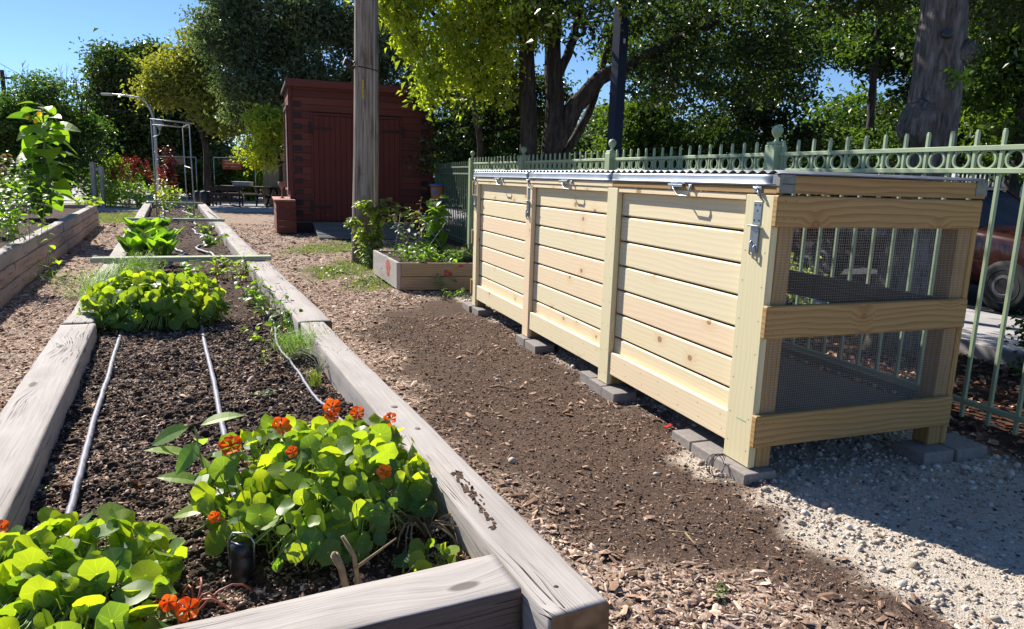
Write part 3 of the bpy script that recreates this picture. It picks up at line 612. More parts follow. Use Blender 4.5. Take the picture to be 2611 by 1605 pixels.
# lids
joints=[0,1.530,3.002,4.573]
ridge=[]
for k in range(3):
    a,b=joints[k]-(.012 if k==0 else -.003),joints[k+1]-.003
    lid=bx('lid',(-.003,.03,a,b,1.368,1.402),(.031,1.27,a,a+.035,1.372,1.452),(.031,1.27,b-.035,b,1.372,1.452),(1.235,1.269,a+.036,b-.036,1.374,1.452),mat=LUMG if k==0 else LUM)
    # flashing profile swept along u (v,z)
    prof=[(-.004,1.4025),(-.010,1.403),(-.0135,1.408),(-.012,1.414),(-.0085,1.417),(-.0085,1.444),(-.006,1.452),(.002,1.457),(.06,1.458)]
    mb=MB(); L=b-a; n=14; th=.0015
    for i in range(n+1):
        u=a-.002+(L+.004)*i/n
        for (v,z) in prof: mb.v.append((v+mn.noise(Vector((u*3,z*4,k)))*.0009,u,z+mn.noise(Vector((u*2,v*9,k+5)))*.0007))
    m=len(prof)
    for i in range(n):
        for j in range(m-1): mb.face([i*m+j,i*m+j+1,(i+1)*m+j+1,(i+1)*m+j],None,0,True)
    fl=build('flashing',mb,GALVF,lid); so_=fl.modifiers.new('thickness','SOLIDIFY'); so_.thickness=.0015
    # corrugated roof sheet
    nu=int(L/.0085); X=[];Vv=[];Ff=[]
    for i in range(nu+1):
        u=a-.006+(L+.01)*i/nu; z=1.4665+.0065*math.sin(2*math.pi*u/.072)
        for v in (-.006,.42,.85,1.31): Vv.append((v,u,z+.0*v))
    for i in range(nu):
        for j in range(3): q=i*4+j; Ff.append((q,q+4,q+5,q+1))
    rf=npmesh('corrugated_sheet',Vv,Ff,np.zeros(len(Ff)),GALV,lid,smooth=True); so_=rf.modifiers.new('thickness','SOLIDIFY'); so_.thickness=.001
    # lifting handle under the lip
    u0=(joints[k]+joints[k+1])/2+(-.03)
    mb=MB().aab(-.020,-.0045,u0-.02,u0+.12,1.383,1.3985); mb.tube([(-.014,u0+.085,1.388),(-.018,u0+.055,1.366),(-.017,u0+.025,1.340),(-.017,u0-.075,1.336),(-.018,u0-.085,1.36),(-.010,u0-.085,1.396)],.0055,6); mb.aab(-.014,-.0045,u0-.10,u0-.07,1.384,1.3985)
    build('handle',mb,ZINC,lid,bevel=.001)
# end fascia board and metal corner wraps of the first lid
bx('end_fascia',(-.008,1.275,-.034,-.013,1.372,1.452),mat=LUMG,bevel=.003)
mb=MB().aab(-.010,.075,-.0375,-.0345,1.374,1.455); mb.aab(-.012,-.0105,-.037,.01,1.404,1.452); mb.aab(1.20,1.278,-.0375,-.0345,1.385,1.455); mb.aab(1.2755,1.2785,-.034,.05,1.385,1.455)
build('corner_bracket',mb,GALVD,cb,bevel=.001,split=True)
mb=MB().aab(.0,.072,-.0385,-.0377,1.412,1.4155); mb.lathe([(.003,0),(.003,.002)],(.04,-.039,1.44),6); build('bracket_slot',mb,SHADOWY,cb,split=True)
mb=MB().aab(-.02,1.30,-.041,-.010,1.456,1.4590); build('edge_trim',mb,GALVD,cb,bevel=.001)
# toggle latch and hasp at three posts
def hasp(u,s=1.0):
    mb=MB(); y=lambda a:u+a*s
    mb.aab(-.0035,-.0005,y(-.028),y(.028),1.225,1.332)            # top plate
    mb.aab(-.026,-.004,y(-.036),y(.036),1.216,1.223)               # ledge of the folded strap
    mb.aab(-.0105,-.004,y(-.028),y(.028),1.095,1.215)              # hanging strap
    mb.tube([(-.010,y(-.012),1.13),(-.018,y(-.012),1.12),(-.018,y(-.012),1.075),(-.006,y(-.012),1.066)],.0045,6)
    mb.tube([(-.010,y(.014),1.15),(-.017,y(.014),1.14),(-.017,y(.014),1.09),(-.006,y(.014),1.082)],.004,6)
    build('hasp',mb,ZINC,cb,bevel=.001)
    mb=MB()
    for (a,z) in ((-.016,1.315),(.016,1.315),(0,1.29),(-.016,1.245),(.016,1.245)): mb.box((-.0042,y(a),z),(.0015,.008,.008))
    build('screw_head',mb,DKMET,cb,split=True)
    mb=MB().aab(-.0090,-.0035,y(-.02),y(.03),1.372,1.400); mb.tube([(-.010,y(-.0),1.388),(-.020,y(-.012),1.375),(-.018,y(-.03),1.350),(-.006,y(-.042),1.332)],.004,6); mb.tube([(-.010,y(.01),1.378),(-.020,y(-.02),1.365),(-.006,y(-.046),1.328)],.0035,6); mb.tube([(-.014,y(.028),1.395),(-.014,y(-.008),1.385)],.007,8)
    build('toggle_latch',mb,ZINC,cb,bevel=.001)
hasp(.105); hasp(3.01,.9); hasp(4.515,.9)
GRN=plain('green lumber stamp',(.10,.42,.30),.8); mb=MB().aab(.0402,.0408,.235,.241,.44,.52); mb.aab(-.0010,-.0004,.05,.12,.28,.2835); build('stamp_mark',mb,GRN,cb,split=True)
# pavers under the posts
pv=[(.40,.58,-.055,.13),(.205,.385,-.06,.125),(-.05,.19,-.058,.128),(1.66,1.84,-.02,.16),(1.46,1.645,-.04,.145),(1.27,1.445,-.05,.12),(2.90,3.09,-.045,.13),(2.62,2.87,-.05,.12),(4.50,4.78,-.05,.12),(4.25,4.48,-.03,.14),(-.09,.10,1.05,1.26),(-.10,.12,1.275,1.50)]
plab=['grey paver behind the near corner post, farthest of its row of three','grey paver in the middle of the row of three at the near corner post','grey paver right under the near corner post of the compost bin',
'farthest grey paver of the three at the second front post','middle grey paver of the three at the second front post','nearest grey paver of the three at the second front post of the bin',
'grey paver under the third front post of the bin','grey paver just on the near side of the third front post','grey paver under the farthest front post of the bin','grey paver on the near side of the farthest front post',
'grey paver under the inner side of the back corner post at the mesh end','outermost grey paver behind the back corner post beside the green fence']
for (u0,u1,v0,v1),lb_ in zip(pv,plab):
    c=bw((v0+v1)/2,(u0+u1)/2,0); o=build('paver',MB().aab(-(v1-v0)/2,(v1-v0)/2,-(u1-u0)/2,(u1-u0)/2,-.02,.058),CONC,None,c,BA+random.uniform(-.02,.02),bevel=.006,seg=2); tag(o,lb_,'paver','pavers under the compost bin posts')
# ---------------------------------------------------------------- green ornamental fence
FGREEN2=plain('green fence paint with painted shade',(.10,.145,.095),.6,.4,0,.15,5)  # same fence green, darkened to paint in the tree shade on the side section
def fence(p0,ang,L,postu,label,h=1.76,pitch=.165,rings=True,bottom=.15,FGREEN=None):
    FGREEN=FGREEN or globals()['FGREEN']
    f=thing('fence',label,'fence',p0,ang)
    def fpost(u):
        mb=MB().aab(-.062,.062,u-.062,u+.062,0,h-.03); mb.aab(-.055,.055,u-.055,u+.055,h-.03,h-.005); p=build('fence_post',mb,FGREEN,f,bevel=.006)
        m2=MB().lathe([(.03,0),(.018,.012),(.016,.03),(.03,.045),(.045,.075),(.047,.09),(.043,.11),(.025,.13),(.001,.135)],(0,u,h-.005),14); build('ball_finial',m2,FGREEN,p)
    for u in postu: fpost(u)
    for (z,hh,w_) in ((h-.105,.03,.04),(h-.235,.03,.04),(bottom,.03,.036)):
        build('rail',MB().aab(-w_/2,w_/2,0,L,z-hh/2,z+hh/2),FGREEN,f,bevel=.003)
    n=int(L/pitch); pic=None; rg=None
    for i in range(n):
        u=(i+.5)*pitch
        if min([abs(u-q) for q in postu]+[9])>.075:
            if pic is None:
                mb=MB().aab(-.011,.011,-.011,.011,.05,h-.008); mb.box((0,0,h-.003),(.018,.018,.012)); pic=build('picket',mb,FGREEN,f,(0,u,0),bevel=.003)
            else: c=pic.copy(); COL.objects.link(c); c.parent=f; c.location=(0,u,0)
        if rings and min([abs(u+pitch/2-q) for q in postu]+[9])>.12:
            if rg is None:
                mb=MB(); N=22; r0,r1=.046,.0575; b=0
                for k in range(N):
                    a=6.2832*k/N
                    for (r,x) in ((r0,-.009),(r1,-.009),(r1,.009),(r0,.009)): mb.v.append((x,r*math.cos(a),r*math.sin(a)))
                for k in range(N):
                    for j in range(4): mb.face([4*k+j,4*((k+1)%N)+j,4*((k+1)%N)+(j+1)%4,4*k+(j+1)%4],None,0,j in(1,3))
                rg=build('ring',mb,FGREEN,f,(0,u+pitch/2,h-.17))
            else: c=rg.copy(); COL.objects.link(c); c.parent=f; c.location=(0,u+pitch/2,h-.17)
    return f
fence(bw(1.85,-1.07,0),BA,11.85,[.5,3.31,6.15,9.07,11.8],'sage green metal fence with rings and ball topped posts behind the compost bin',1.765)
p0=bw(1.85,10.85,0); a2=math.atan2(-(-1.88-p0.x),17.2-p0.y)
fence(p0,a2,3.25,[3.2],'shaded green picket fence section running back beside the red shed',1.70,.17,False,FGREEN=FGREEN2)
# ---------------------------------------------------------------- blue column (lamp mast) behind the fence
cp_=thing('steel_column','tall square dark blue steel column rising behind the fence','column',(1.36,10.25,0),.62)
build('shaft',MB().aab(-.078,.078,-.078,.078,0,6.6),BLUEP,cp_,bevel=.008); build('base_plate',MB().aab(-.17,.17,-.17,.17,0,.025),BLUEP,cp_,bevel=.003)
build('plate',MB().aab(-.02,.02,-.081,-.0785,3.25,3.31),PIPE,cp_)
build('arm',MB().aab(.079,.30,-.02,.02,2.62,2.66),BLUEP,cp_)
# ---------------------------------------------------------------- wooden utility pole
POLEM=NT('weathered pole wood').P(.9,.15)
x,y,z=POLEM.sep(POLEM.obj()); v=POLEM.vec(POLEM.math('MULTIPLY',x,30),POLEM.math('MULTIPLY',y,30),POLEM.math('MULTIPLY',z,1.6)); n1=POLEM.noise(v,1,5,.6,.3)
v2=POLEM.vec(POLEM.math('MULTIPLY',x,5),POLEM.math('MULTIPLY',y,5),POLEM.math('MULTIPLY',z,1.1)); n2=POLEM.noise(v2,1,4,.6,.5)
c=POLEM.ramp(n1,[(.3,(.06,.042,.032)),(.42,(.25,.195,.155)),(.7,(.46,.385,.33))]); c=POLEM.mix(POLEM.rr(n2,.52,.68,0,.7),c,(.11,.065,.04)); c=POLEM.mix(POLEM.rr(z,1.1,.2,0,.6),c,(.09,.06,.045)); POLEM.base(c); POLEM.bump(n1,.7,.02); POLEM=POLEM.m
up_=thing('utility_pole','stout weathered grey wooden utility pole in front of the red shed','utility pole',(-2.41,11.42,0))
mb=MB(); pts=[];rad=[]
for i in range(60): z=-.1+7.5*i/59; pts.append((.018*z+.01*math.sin(z),.0,z)); rad.append(.205-.0065*z)
mb.tube(pts,rad,28); b=build('pole',mb,POLEM,up_)
for vv in b.data.vertices:
    r=math.hypot(vv.co.x-.018*vv.co.z,vv.co.y); a=math.atan2(vv.co.y,vv.co.x-.018*vv.co.z); k=1+.035*mn.noise(Vector((math.cos(a)*2.2,math.sin(a)*2.2,vv.co.z*.25)))+.02*mn.noise(Vector((math.cos(a)*7,math.sin(a)*7,vv.co.z*.5))); vv.co.x=.018*vv.co.z+(vv.co.x-.018*vv.co.z)*k; vv.co.y*=k
mb=MB().tube([(.185,-.10,.35),(.19,-.105,2.9),(.20,-.09,7)],.017,8); build('conduit',mb,PIPE,up_)
mb=MB(); N=20; mb.tube([(.052+.192*math.cos(6.283*k/N),.192*math.sin(6.283*k/N),2.98-.03*math.cos(6.283*k/N)) for k in range(N)],.010,5,closed=True); build('cable_band',mb,BLACK,up_)
TAGY=plain('yellow tag',(.55,.42,.05),.5); mb=MB().aab(.028,.058,-.191,-.185,2.52,2.80); tg=build('number_tag',mb,TAGY,up_)
mb=MB()
for k in range(6): z=2.76-.044*k; mb.aab(.034,.052,-.1925,-.1912,z-.012,z-.007); mb.aab(.034,.052,-.1925,-.1912,z+.005,z+.009); mb.aab(.034 if k%2 else .049,.037 if k%2 else .052,-.1925,-.1912,z-.0065,z+.0045)
build('digits',mb,BLACK,tg)
sp=thing('floodlight','small black floodlight strapped to the left side of the utility pole','floodlight',(-2.56,11.33,3.02))
mb=MB(); 
def cyl(mb,p,d,prof,n=14):
    d=np.array(d,float); d/=np.linalg.norm(d); x=np.cross(d,[0,0,1.]); x/=np.linalg.norm(x); y=np.cross(d,x); b=len(mb.v)
    for r,s in prof:
        for k in range(n): a=6.2832*k/n; mb.v.append(tuple(np.array(p)+d*s+r*(math.cos(a)*x+math.sin(a)*y)))
    for i in range(len(prof)-1):
        for k in range(n): mb.face([b+i*n+k,b+i*n+(k+1)%n,b+(i+1)*n+(k+1)%n,b+(i+1)*n+k],None,0,True)
    mb.face([b+k for k in range(n)][::-1]); mb.face([b+(len(prof)-1)*n+k for k in range(n)])
cyl(mb,(.03,-.03,0),(-.9,-.35,.35),[(.035,0),(.055,.04),(.06,.10),(.072,.11),(.072,.135)]); mb.tube([(.05,0,.06),(.0,-.03,-.03),(.03,-.02,-.12)],.012,6); build('housing',mb,BLACK,sp)
mb=MB(); cyl(mb,(.03,-.03,0),(-.9,-.35,.35),[(.064,.136),(.060,.142)]); build('lens',mb,PIPE,sp)
# ---------------------------------------------------------------- red shed
REDS=lumber('red stained boards',[(.155,.045,.036),(.185,.055,.040),(.13,.038,.032)],dark=.6,grain=.5,knots=.25,rough=.8)
REDD=lumber('dark red end grain',[(.030,.018,.022),(.04,.022,.024)],dark=.6,grain=.3,knots=0)
REDP2=lumber('red stained door planks',[(.125,.030,.025),(.15,.036,.028)],dark=.6,grain=.5,knots=.2,rough=.8)
SH=(-5.16,16.6,0); shed=thing('garden_shed','dark red log style wooden shed with double plank doors and black hinges','shed',SH,R(20))
Wd,Dp,Ht=3.28,2.6,3.30
mb=MB(); z=.28; k=0; doorx0,doorx1,doorz=.50,2.50,2.68
while z<Ht:
    z1=min(z+.155,Ht)
    if z<doorz-.02: mb.aab(0,doorx0-.04,0,.05,z+.002,z1-.002); mb.aab(doorx1+.04,Wd,0,.05,z+.002,z1-.002)
    else: mb.aab(0,Wd,0,.05,z+.002,z1-.002)
    mb.aab(0,.05,.055,Dp,z+.002,z1-.002); mb.aab(Wd-.05,Wd,.055,Dp,z+.002,z1-.002); mb.aab(.051,Wd-.051,Dp-.05,Dp,z+.002,z1-.002); z+=.155
wall=build('wall',mb,REDS,shed,bevel=.006)
build('interior',MB().aab(.06,Wd-.06,.06,Dp-.06,.26,Ht-.02),SHADOWY,shed)
mb=MB()
for k in range(11): z=.40+k*.245; mb.aab(.085,.255,-.008,.03,z,z+.125); 
for k in range(11): z=.42+k*.245; mb.aab(Wd-.27,Wd-.09,-.006,.03,z,z+.12)
build('dovetail_end',mb,REDD,wall,bevel=.003,split=True)
mb=MB().aab(-.03,.05,-.03,-.005,.28,Ht); mb.aab(Wd-.03,Wd+.04,-.03,.0,.28,Ht); mb.aab(doorx0-.04,doorx0,-.025,.03,.28,doorz+.06); mb.aab(doorx1,doorx1+.04,-.025,.03,.28,doorz+.06); mb.aab(doorx0+.001,doorx1-.001,-.022,.03,doorz+.003,doorz+.06)
build('trim',mb,REDS,shed,bevel=.004)
for s in (0,1):
    mid=(doorx0+doorx1)/2; a=(doorx0+.004) if s==0 else mid+.004; b=(mid-.004) if s==0 else doorx1-.004
    mb=MB(); n=8
    for i in range(n): q=a+(b-a)*i/n; mb.aab(q+.0025,q+(b-a)/n-.0025,-.012,.02,.29,doorz-.005)
    d=build('door',mb,REDP2,shed,bevel=.004)
    for z in (2.40,.62):
        mb=MB()
        if s==0: mb.aab(a-.10,a-.02,-.034,-.027,z-.13,z+.13); mb.beam((a-.02,-.024,z),(a+.42,-.024,z-.01),.012,.06)
        else: mb.aab(b+.02,b+.10,-.034,-.027,z-.13,z+.13); mb.beam((b+.02,-.024,z),(b-.42,-.024,z),.012,.06)
        build('strap_hinge',mb,REDD,d,bevel=.002)
mb=MB(); mb.box((Wd/2,Dp/2,Ht+.07),(Wd+.16,Dp+.25,.10),[[1,0,.0],[0,1,0],[.0,0,1]]); build('roof',mb,REDD,shed,bevel=.01)
mb=MB().aab(-.055,Wd+.055,-.13,-.10,Ht-.02,Ht+.14); build('fascia',mb,REDS,shed,bevel=.004)
mb=MB().aab(.06,Wd-.06,.02,.06,.0,.25); build('plinth',mb,REDD,shed)
# window opening on the left wall and bench box at the left front corner
mb=MB(); mb.aab(-.06,-.002,.35,.40,1.0,2.9); mb.aab(-.06,-.002,1.9,1.95,1.0,2.9); mb.aab(-.06,-.002,.401,1.899,2.85,2.9); mb.aab(-.06,-.002,.401,1.899,.95,1.0); build('window_frame',mb,REDS,shed,bevel=.004)
build('window_pane',MB().aab(-.02,-.003,.401,1.899,1.001,2.849),NT('dark glass').P(.08,.6).m,shed)
mb=MB()
for k in range(5): z=.03+.142*k; mb.aab(-.36,.07,-.42,-.38,z+.002,z+.14); mb.aab(-.36,-.32,-.379,1.6,z+.002,z+.14); mb.aab(.03,.07,-.379,-.035,z+.002,z+.14)
bn=build('bench_box',mb,REDS,shed,bevel=.004)
mb=MB(); 
for k in range(3): mb.aab(-.40+.155*k,-.40+.155*k+.15,-.45,1.62,.742,.78)
build('bench_top',mb,lumber('red boards with painted sunlight',[(.34,.13,.10),(.38,.16,.12)],dark=.6,grain=.4,knots=.2),bn,bevel=.004)  # lighter copy of the red stain, with sunlight on the bench painted in
gb=thing('goblet','small turned goblet shaped ornament standing on the red bench','goblet',(-5.48,16.9,.78))
build('cup',MB().lathe([(.07,0),(.06,.012),(.018,.04),(.016,.18),(.03,.22),(.075,.30),(.085,.38),(.078,.38),(.06,.30),(.001,.26)],(0,0,0),16),plain('weathered red paint',(.33,.17,.13),.7),gb)
RAMPM=lumber('grey ramp planks',[(.16,.165,.17),(.20,.20,.20)],dark=.6,grain=.6,knots=.1)
rp=thing('ramp','low grey plank ramp leading up to the shed doors','ramp',(-4.65,16.72,0),R(20)); mb=MB(); 
for k in range(11): y=-.14-.155*k; z=.24-.0195*k; mb.box((1.05,y,z),(2.25,.15,.035),tone=random.random())
build('deck',mb,RAMPM,rp,bevel=.003)
mb=MB()
for x in (-.03,2.13): mb.poly([(x-.02,-.02,0),(x-.02,-1.85,0),(x-.02,-1.85,.025),(x-.02,-.02,.235)]); mb.poly([(x+.02,-.02,0),(x+.02,-1.85,0),(x+.02,-1.85,.025),(x+.02,-.02,.235)]); mb.poly([(x-.02,-1.85,0),(x+.02,-1.85,0),(x+.02,-1.85,.025),(x-.02,-1.85,.025)])
build('side_board',mb,RAMPM,rp)
# three orange pails with blue lids stacked right of the shed
ORG=plain('orange plastic pail',(.50,.16,.05),.45,.5); BLL=plain('blue plastic lid',(.04,.16,.42),.4,.5)
for k in range(3):
    z=[1.24,.86,.48][k]-.36; p=thing('pail',['topmost orange pail with blue lid in the stack beside the shed','middle orange pail with blue lid in the stack beside the shed','lowest orange pail with blue lid in the stack beside the shed'][k],'pail',(-1.80,16.45,z),0,'orange pails stacked beside the shed')
    build('body',MB().lathe([(.12,0),(.125,.02),(.155,.30)],(0,0,0),20),ORG,p); build('lid',MB().lathe([(.17,.30),(.175,.31),(.175,.335),(.15,.345),(.0,.345)],(0,0,0),20),BLL,p)
    mb=MB().box((-.02,-.15,.16),(.09,.02,.10)); mb.poly([(-.07,-.161,.21),(.03,-.161,.21),(-.02,-.161,.26)][::-1]); build('blue_mark',mb,BLL,p)
pd=thing('pallet_box','low wooden crate under the stack of orange pails','crate',(-1.80,16.45,0)); mb=MB()
for k in range(1): mb.aab(-.2,.2,-.2,-.18,.0,.115); mb.aab(-.2,.2,.18,.2,.0,.115); mb.aab(-.2,-.18,-.179,.179,0,.115); mb.aab(.18,.2,-.179,.179,0,.115); mb.aab(-.179,.179,-.179,.179,.09,.113)
build('boards',mb,BOXW,pd,bevel=.003)
# ---------------------------------------------------------------- drip hoses
def hose(x,y0,y1,lab,bead=True,wig=.004,r=.0115):
    mb=MB(); pts=[];rad=[]
    for s in np.arange(y0,y1,.012 if y1-y0<4 else .05):
        px=x+wig*math.sin(s*2.1+x*5)+.4*wig*math.sin(s*5.3); z=soilz(np.array(px),np.array(s)); pts.append((px,s,float(z)*.4+.33*.6+.018)); rad.append(r*(1.16 if bead and int(s/.012)%9==0 else 1))
    mb.tube(pts,rad,10); o=build('drip_hose',mb,HOSE,None,DC,DA); return tag(o,lab,'drip hose','grey drip hoses in the long raised bed')
hose(-1.19,.75,3.9,'grey drip hose nearest the left timber of the bed'); hose(-.71,1.0,3.95,'straight grey drip hose down the middle of the bed'); hose(-.27,1.5,4.6,'thinner grey drip hose nearest the right timber',False,.03,.007)
hose(-.85,7.2,12.5,'wavy grey hose in the second section beside the leafy chard',False,.09,.016); hose(-.45,7.2,12.5,'wavy grey hose in the second section nearest the right timber',False,.09,.016)
hose(-1.0,13.5,19.5,'left grey hose in the farthest section of the bed',False,.06,.018); hose(-.5,13.5,19.5,'right grey hose in the farthest section of the bed',False,.07,.018)
vcn=thing('irrigation_fitting','black ribbed plastic irrigation fitting with a wire loop in the shaded soil','irrigation fitting',dw(-.735,.62,.30),0)
build('body',MB().lathe([(.028,0),(.030,.03),(.024,.035),(.030,.05),(.030,.085),(.025,.09),(.029,.10),(.027,.13),(.001,.132)],(0,0,0),18),BLACK,vcn)
build('wire_loop',MB().tube([(-.033,0,.06),(-.035,0,.13),(-.02,0,.155),(.02,0,.155),(.035,0,.13),(.033,0,.06)],.003,6),ZINC,vcn)
# ---------------------------------------------------------------- trees
def leafcloud(C,L,asp,up=.6,fold=.25,down=0.,tone=None):
    N=len(C); n=rng.normal(0,.55,(N,3))+np.array([0,0,up]); d=rng.normal(0,1,(N,3)); d[:,2]-=down
    Rm=frames(n,d); S=np.column_stack([L,L*asp,L]); tv=[(0,0,0),(.45,.5,fold),(1,0,-.12),(.45,-.5,fold)]
    return inst(tv,[(0,2,1),(0,3,2)],C,Rm,S,rng.random(N) if tone is None else tone)
def tree(name,label,cat,base,trunks,blobs,mat,bark,L=.1,asp=.45,group=None,twig=.012,down=.3,sig=.22,flat=.6,limb=True,seg=9):
    b=np.array(base,float); T=thing(name,label,cat,tuple(b),0,group); mb=MB(); sk=[]
    for pts,r0,r1 in trunks:
        P=[np.array(p,float) for p in pts]; Q=[]; Rr=[]; nseg=6
        for i in range(len(P)-1):
            for k in range(nseg): f=k/nseg; Q.append(P[i]*(1-f)+P[i+1]*f+np.array([mn.noise(Vector(P[i]*(1-f)+P[i+1]*f))*.08*r0/.2,mn.noise(Vector(P[i]+Vector((5,k*.3,1)) if False else Vector((P[i][2]+k*.3,5,1))))*.05,0]))
        Q.append(P[-1]); m=len(Q)
        for i in range(m): Rr.append(r0+(r1-r0)*i/(m-1)+(r0*.35*max(0,1-i/5) if Q[0][2]<.1 else 0))
        mb.tube(Q,Rr,max(seg,5)); sk+= [(q+0,r) for q,r in zip(Q,Rr)]
    tr=build('trunk',mb,bark,T)
    for vv in tr.data.vertices:
        k=mn.noise(vv.co*3)*.03+mn.noise(vv.co*9)*.012; vv.co.x+=k; vv.co.y-=k
    SK=np.array([s[0] for s in sk]); mb=MB(); CC=[];TT=[]
    for (c,rad,nc,nl,*o) in blobs:
        c=np.array(c,float)-b; rad=np.array(rad,float); lo=SK.copy(); dd=np.linalg.norm(SK-(c-np.array([0,0,rad[2]*.8])),axis=1); j=int(np.argmin(dd)); a=SK[j]
        mid=(a+c)/2+rng.normal(0,.12,3)*rad; lp=[a,mid,c]
        if limb: mb.tube([a,(a+mid)/2+rng.normal(0,.05,3),mid,c],[sk[j][1]*.45+.01,sk[j][1]*.36+.01,sk[j][1]*.25+.008,twig],6)
        u=rng.normal(0,1,(nc,3)); u/=np.linalg.norm(u,axis=1,keepdims=True); rr=rng.random(nc)**(1/2.4); pc=c+u*rr[:,None]*rad
        for p in pc:
            f=rng.uniform(.3,1); s=(a*(1-f)+c*f); m_=(s+p)/2+rng.normal(0,.1,3)*rad.mean(); 
            if rng.random()<.6: mb.tube([s,m_,p],[twig*1.6,twig,twig*.35],4,False)
        n=np.maximum(1,(nl*rng.uniform(.5,1.5,nc)).astype(int)); sg=sig*rng.uniform(.7,1.4,nc)
        cc=np.repeat(pc,n,0)+rng.normal(0,1,(n.sum(),3))*np.repeat(sg,n)[:,None]*np.array([1,1,flat]); CC.append(cc); TT.append(np.clip(np.repeat(rng.random(nc),n)*.6+rng.random(n.sum())*.4,0,1))
    br=build('branch',mb,bark,T)
    C=np.concatenate(CC); N=len(C); V,F,t_=leafcloud(C,L*np.clip(rng.lognormal(0,.32,N),.5,1.9),asp,down=down,tone=np.concatenate(TT)); npmesh('crown',V,F,t_,mat,T); return T
LF_DK=leafmat('dark green tree leaves',(.012,.028,.008),(.08,.12,.024),.34,.36,.6)
LF_MD=leafmat('mid green tree leaves',(.022,.048,.011),(.12,.18,.03),.44,.36,.6)
LF_GY=leafmat('grey green locust leaves',(.04,.065,.035),(.15,.19,.10),.36,.4,.6)
LF_YE=leafmat('yellow green autumn leaves',(.07,.12,.02),(.62,.56,.06),.45,.4,.5,(2.0,2.0,.6),mid=(.31,.38,.045))
LF_YG=leafmat('olive yellow leaves',(.05,.09,.025),(.46,.38,.05),.4,.4,.5,mid=(.24,.24,.05))
LF_GN=leafmat('fresh green leaves with some yellow',(.03,.07,.02),(.26,.26,.05),.4,.4,.5,mid=(.07,.13,.03))
LF_BR=leafmat('bright lime leaves',(.08,.14,.02),(.24,.33,.04),.5,.4,.5)
BK=barkmat('dark bark',(.055,.045,.04),(.12,.10,.09)); BK2=barkmat('grey furrowed bark',(.13,.115,.105),(.29,.26,.25),1.5,2.0)
# big single trunk right behind the fence
tree('shade_tree','large grey barked tree with a thick straight trunk close behind the fence at the right','tree',(3.42,6.15,0),
 [([(0,0,0),(0,0,1.0),(.01,0,2.0),(-.0,.02,3.0),(-.03,.05,5.5)],.215,.175),([(-.02,.03,4.2),(.9,1.2,5.2),(2.2,2.5,5.8)],.12,.05),([(-.02,.05,4.4),(-1.2,1.0,5.0),(-2.2,2.0,5.3)],.11,.05)],
 [((1.3,8.6,4.35),(1.9,1.6,.95),80,160),((3.2,9.3,4.5),(1.7,1.5,1.0),64,160),((5.6,9.2,4.3),(1.9,1.6,1.1),80,160),((2.3,7.2,4.6),(1.4,.8,.5),26,130),((5.2,7.5,4.4),(1.2,1.1,.8),36,140)],LF_DK,BK2,.078,.45,down=.5,seg=20)
# multi stemmed tree
tree('shade_tree','dark multi stemmed tree with a thick limb reaching right behind the fence','tree',(.45,13.2,0),
 [([(-.15,0,0),(-.27,0,1.2),(-.28,0,2.2),(-.33,0,3.6),(-.2,.1,6.0)],.2,.11),([(.2,.1,0),(.22,.1,1.2),(.2,.1,2.5),(.12,.1,3.4),(.05,.2,6)],.24,.12),([(.2,.1,1.9),(.55,.1,2.75),(1.0,0,3.2),(1.7,-.1,3.55),(3.1,.1,4.3)],.2,.07),([(.3,.2,1.6),(.62,.3,2.2),(.95,.4,2.9),(1.3,.6,4.4)],.1,.05),([(-.28,0,2.4),(-.6,.1,3.3),(-1.1,.2,4.4)],.08,.04),([(.15,.1,3.0),(.5,.2,3.9),(.7,.3,5.4)],.09,.05)],
 [((-.2,13.2,4.7),(1.3,1.4,.8),34,90),((1.3,13.3,4.6),(1.4,1.3,.9),34,90),((3.2,13.6,4.3),(1.6,1.4,.9),50,110),((2.7,13.2,3.2),(1.1,.8,.5),20,80),((-.8,13.8,3.1),(.7,.7,.8),16,80),((4.6,14,3.8),(1.2,1.2,1.2),40,110)],LF_DK,BK,.085,.5)
tree('locust_tree','yellow green locust tree hanging over the right end of the red shed','tree',(-.75,14.9,0),
 [([(0,0,0),(0,-.2,2),(-.2,-.8,3.6),(-.5,-1.6,4.8)],.09,.04),([(-.2,-.8,3.6),(-.9,-1.8,4.3),(-1.5,-2.2,4.2)],.05,.02)],
 [((-1.25,12.7,4.6),(1.4,.9,.55),46,80),((-2.1,12.6,4.1),(.45,.5,.35),13,80),((-1.75,12.5,3.55),(.35,.4,.28),8,80),((-1.1,12.7,3.8),(.75,.6,.45),20,85),((-1.45,12.6,3.05),(.28,.3,.38),8,70),((-1.0,12.8,3.15),(.35,.3,.25),6,60),((-.35,12.9,4.0),(.7,.7,.5),20,80),((-.25,12.9,3.1),(.45,.4,.35),8,60),((.4,13,4.3),(.5,.5,.5),10,60)],LF_YE,BK,.105,.40,down=1.3,sig=.14,flat=1.0,twig=.008)
tree('understory_tree','dense dark bushy tree filling the gap between the red shed and the multi stemmed tree','tree',(-.9,17.5,0),
 [([(0,0,0),(.05,0,1.5),(0,0,4)],.09,.04)],[((-1.3,17.5,1.9),(.75,.9,1.1),46,130),((-.5,17.5,3.4),(.9,.9,1.1),50,130),((-1.5,17.4,3.6),(.6,.8,.9),30,130),((.1,17.6,1.6),(.7,.8,.9),34,120),((.6,17.8,3.0),(.6,.8,.9),24,90)],LF_DK,BK,.10,.5)
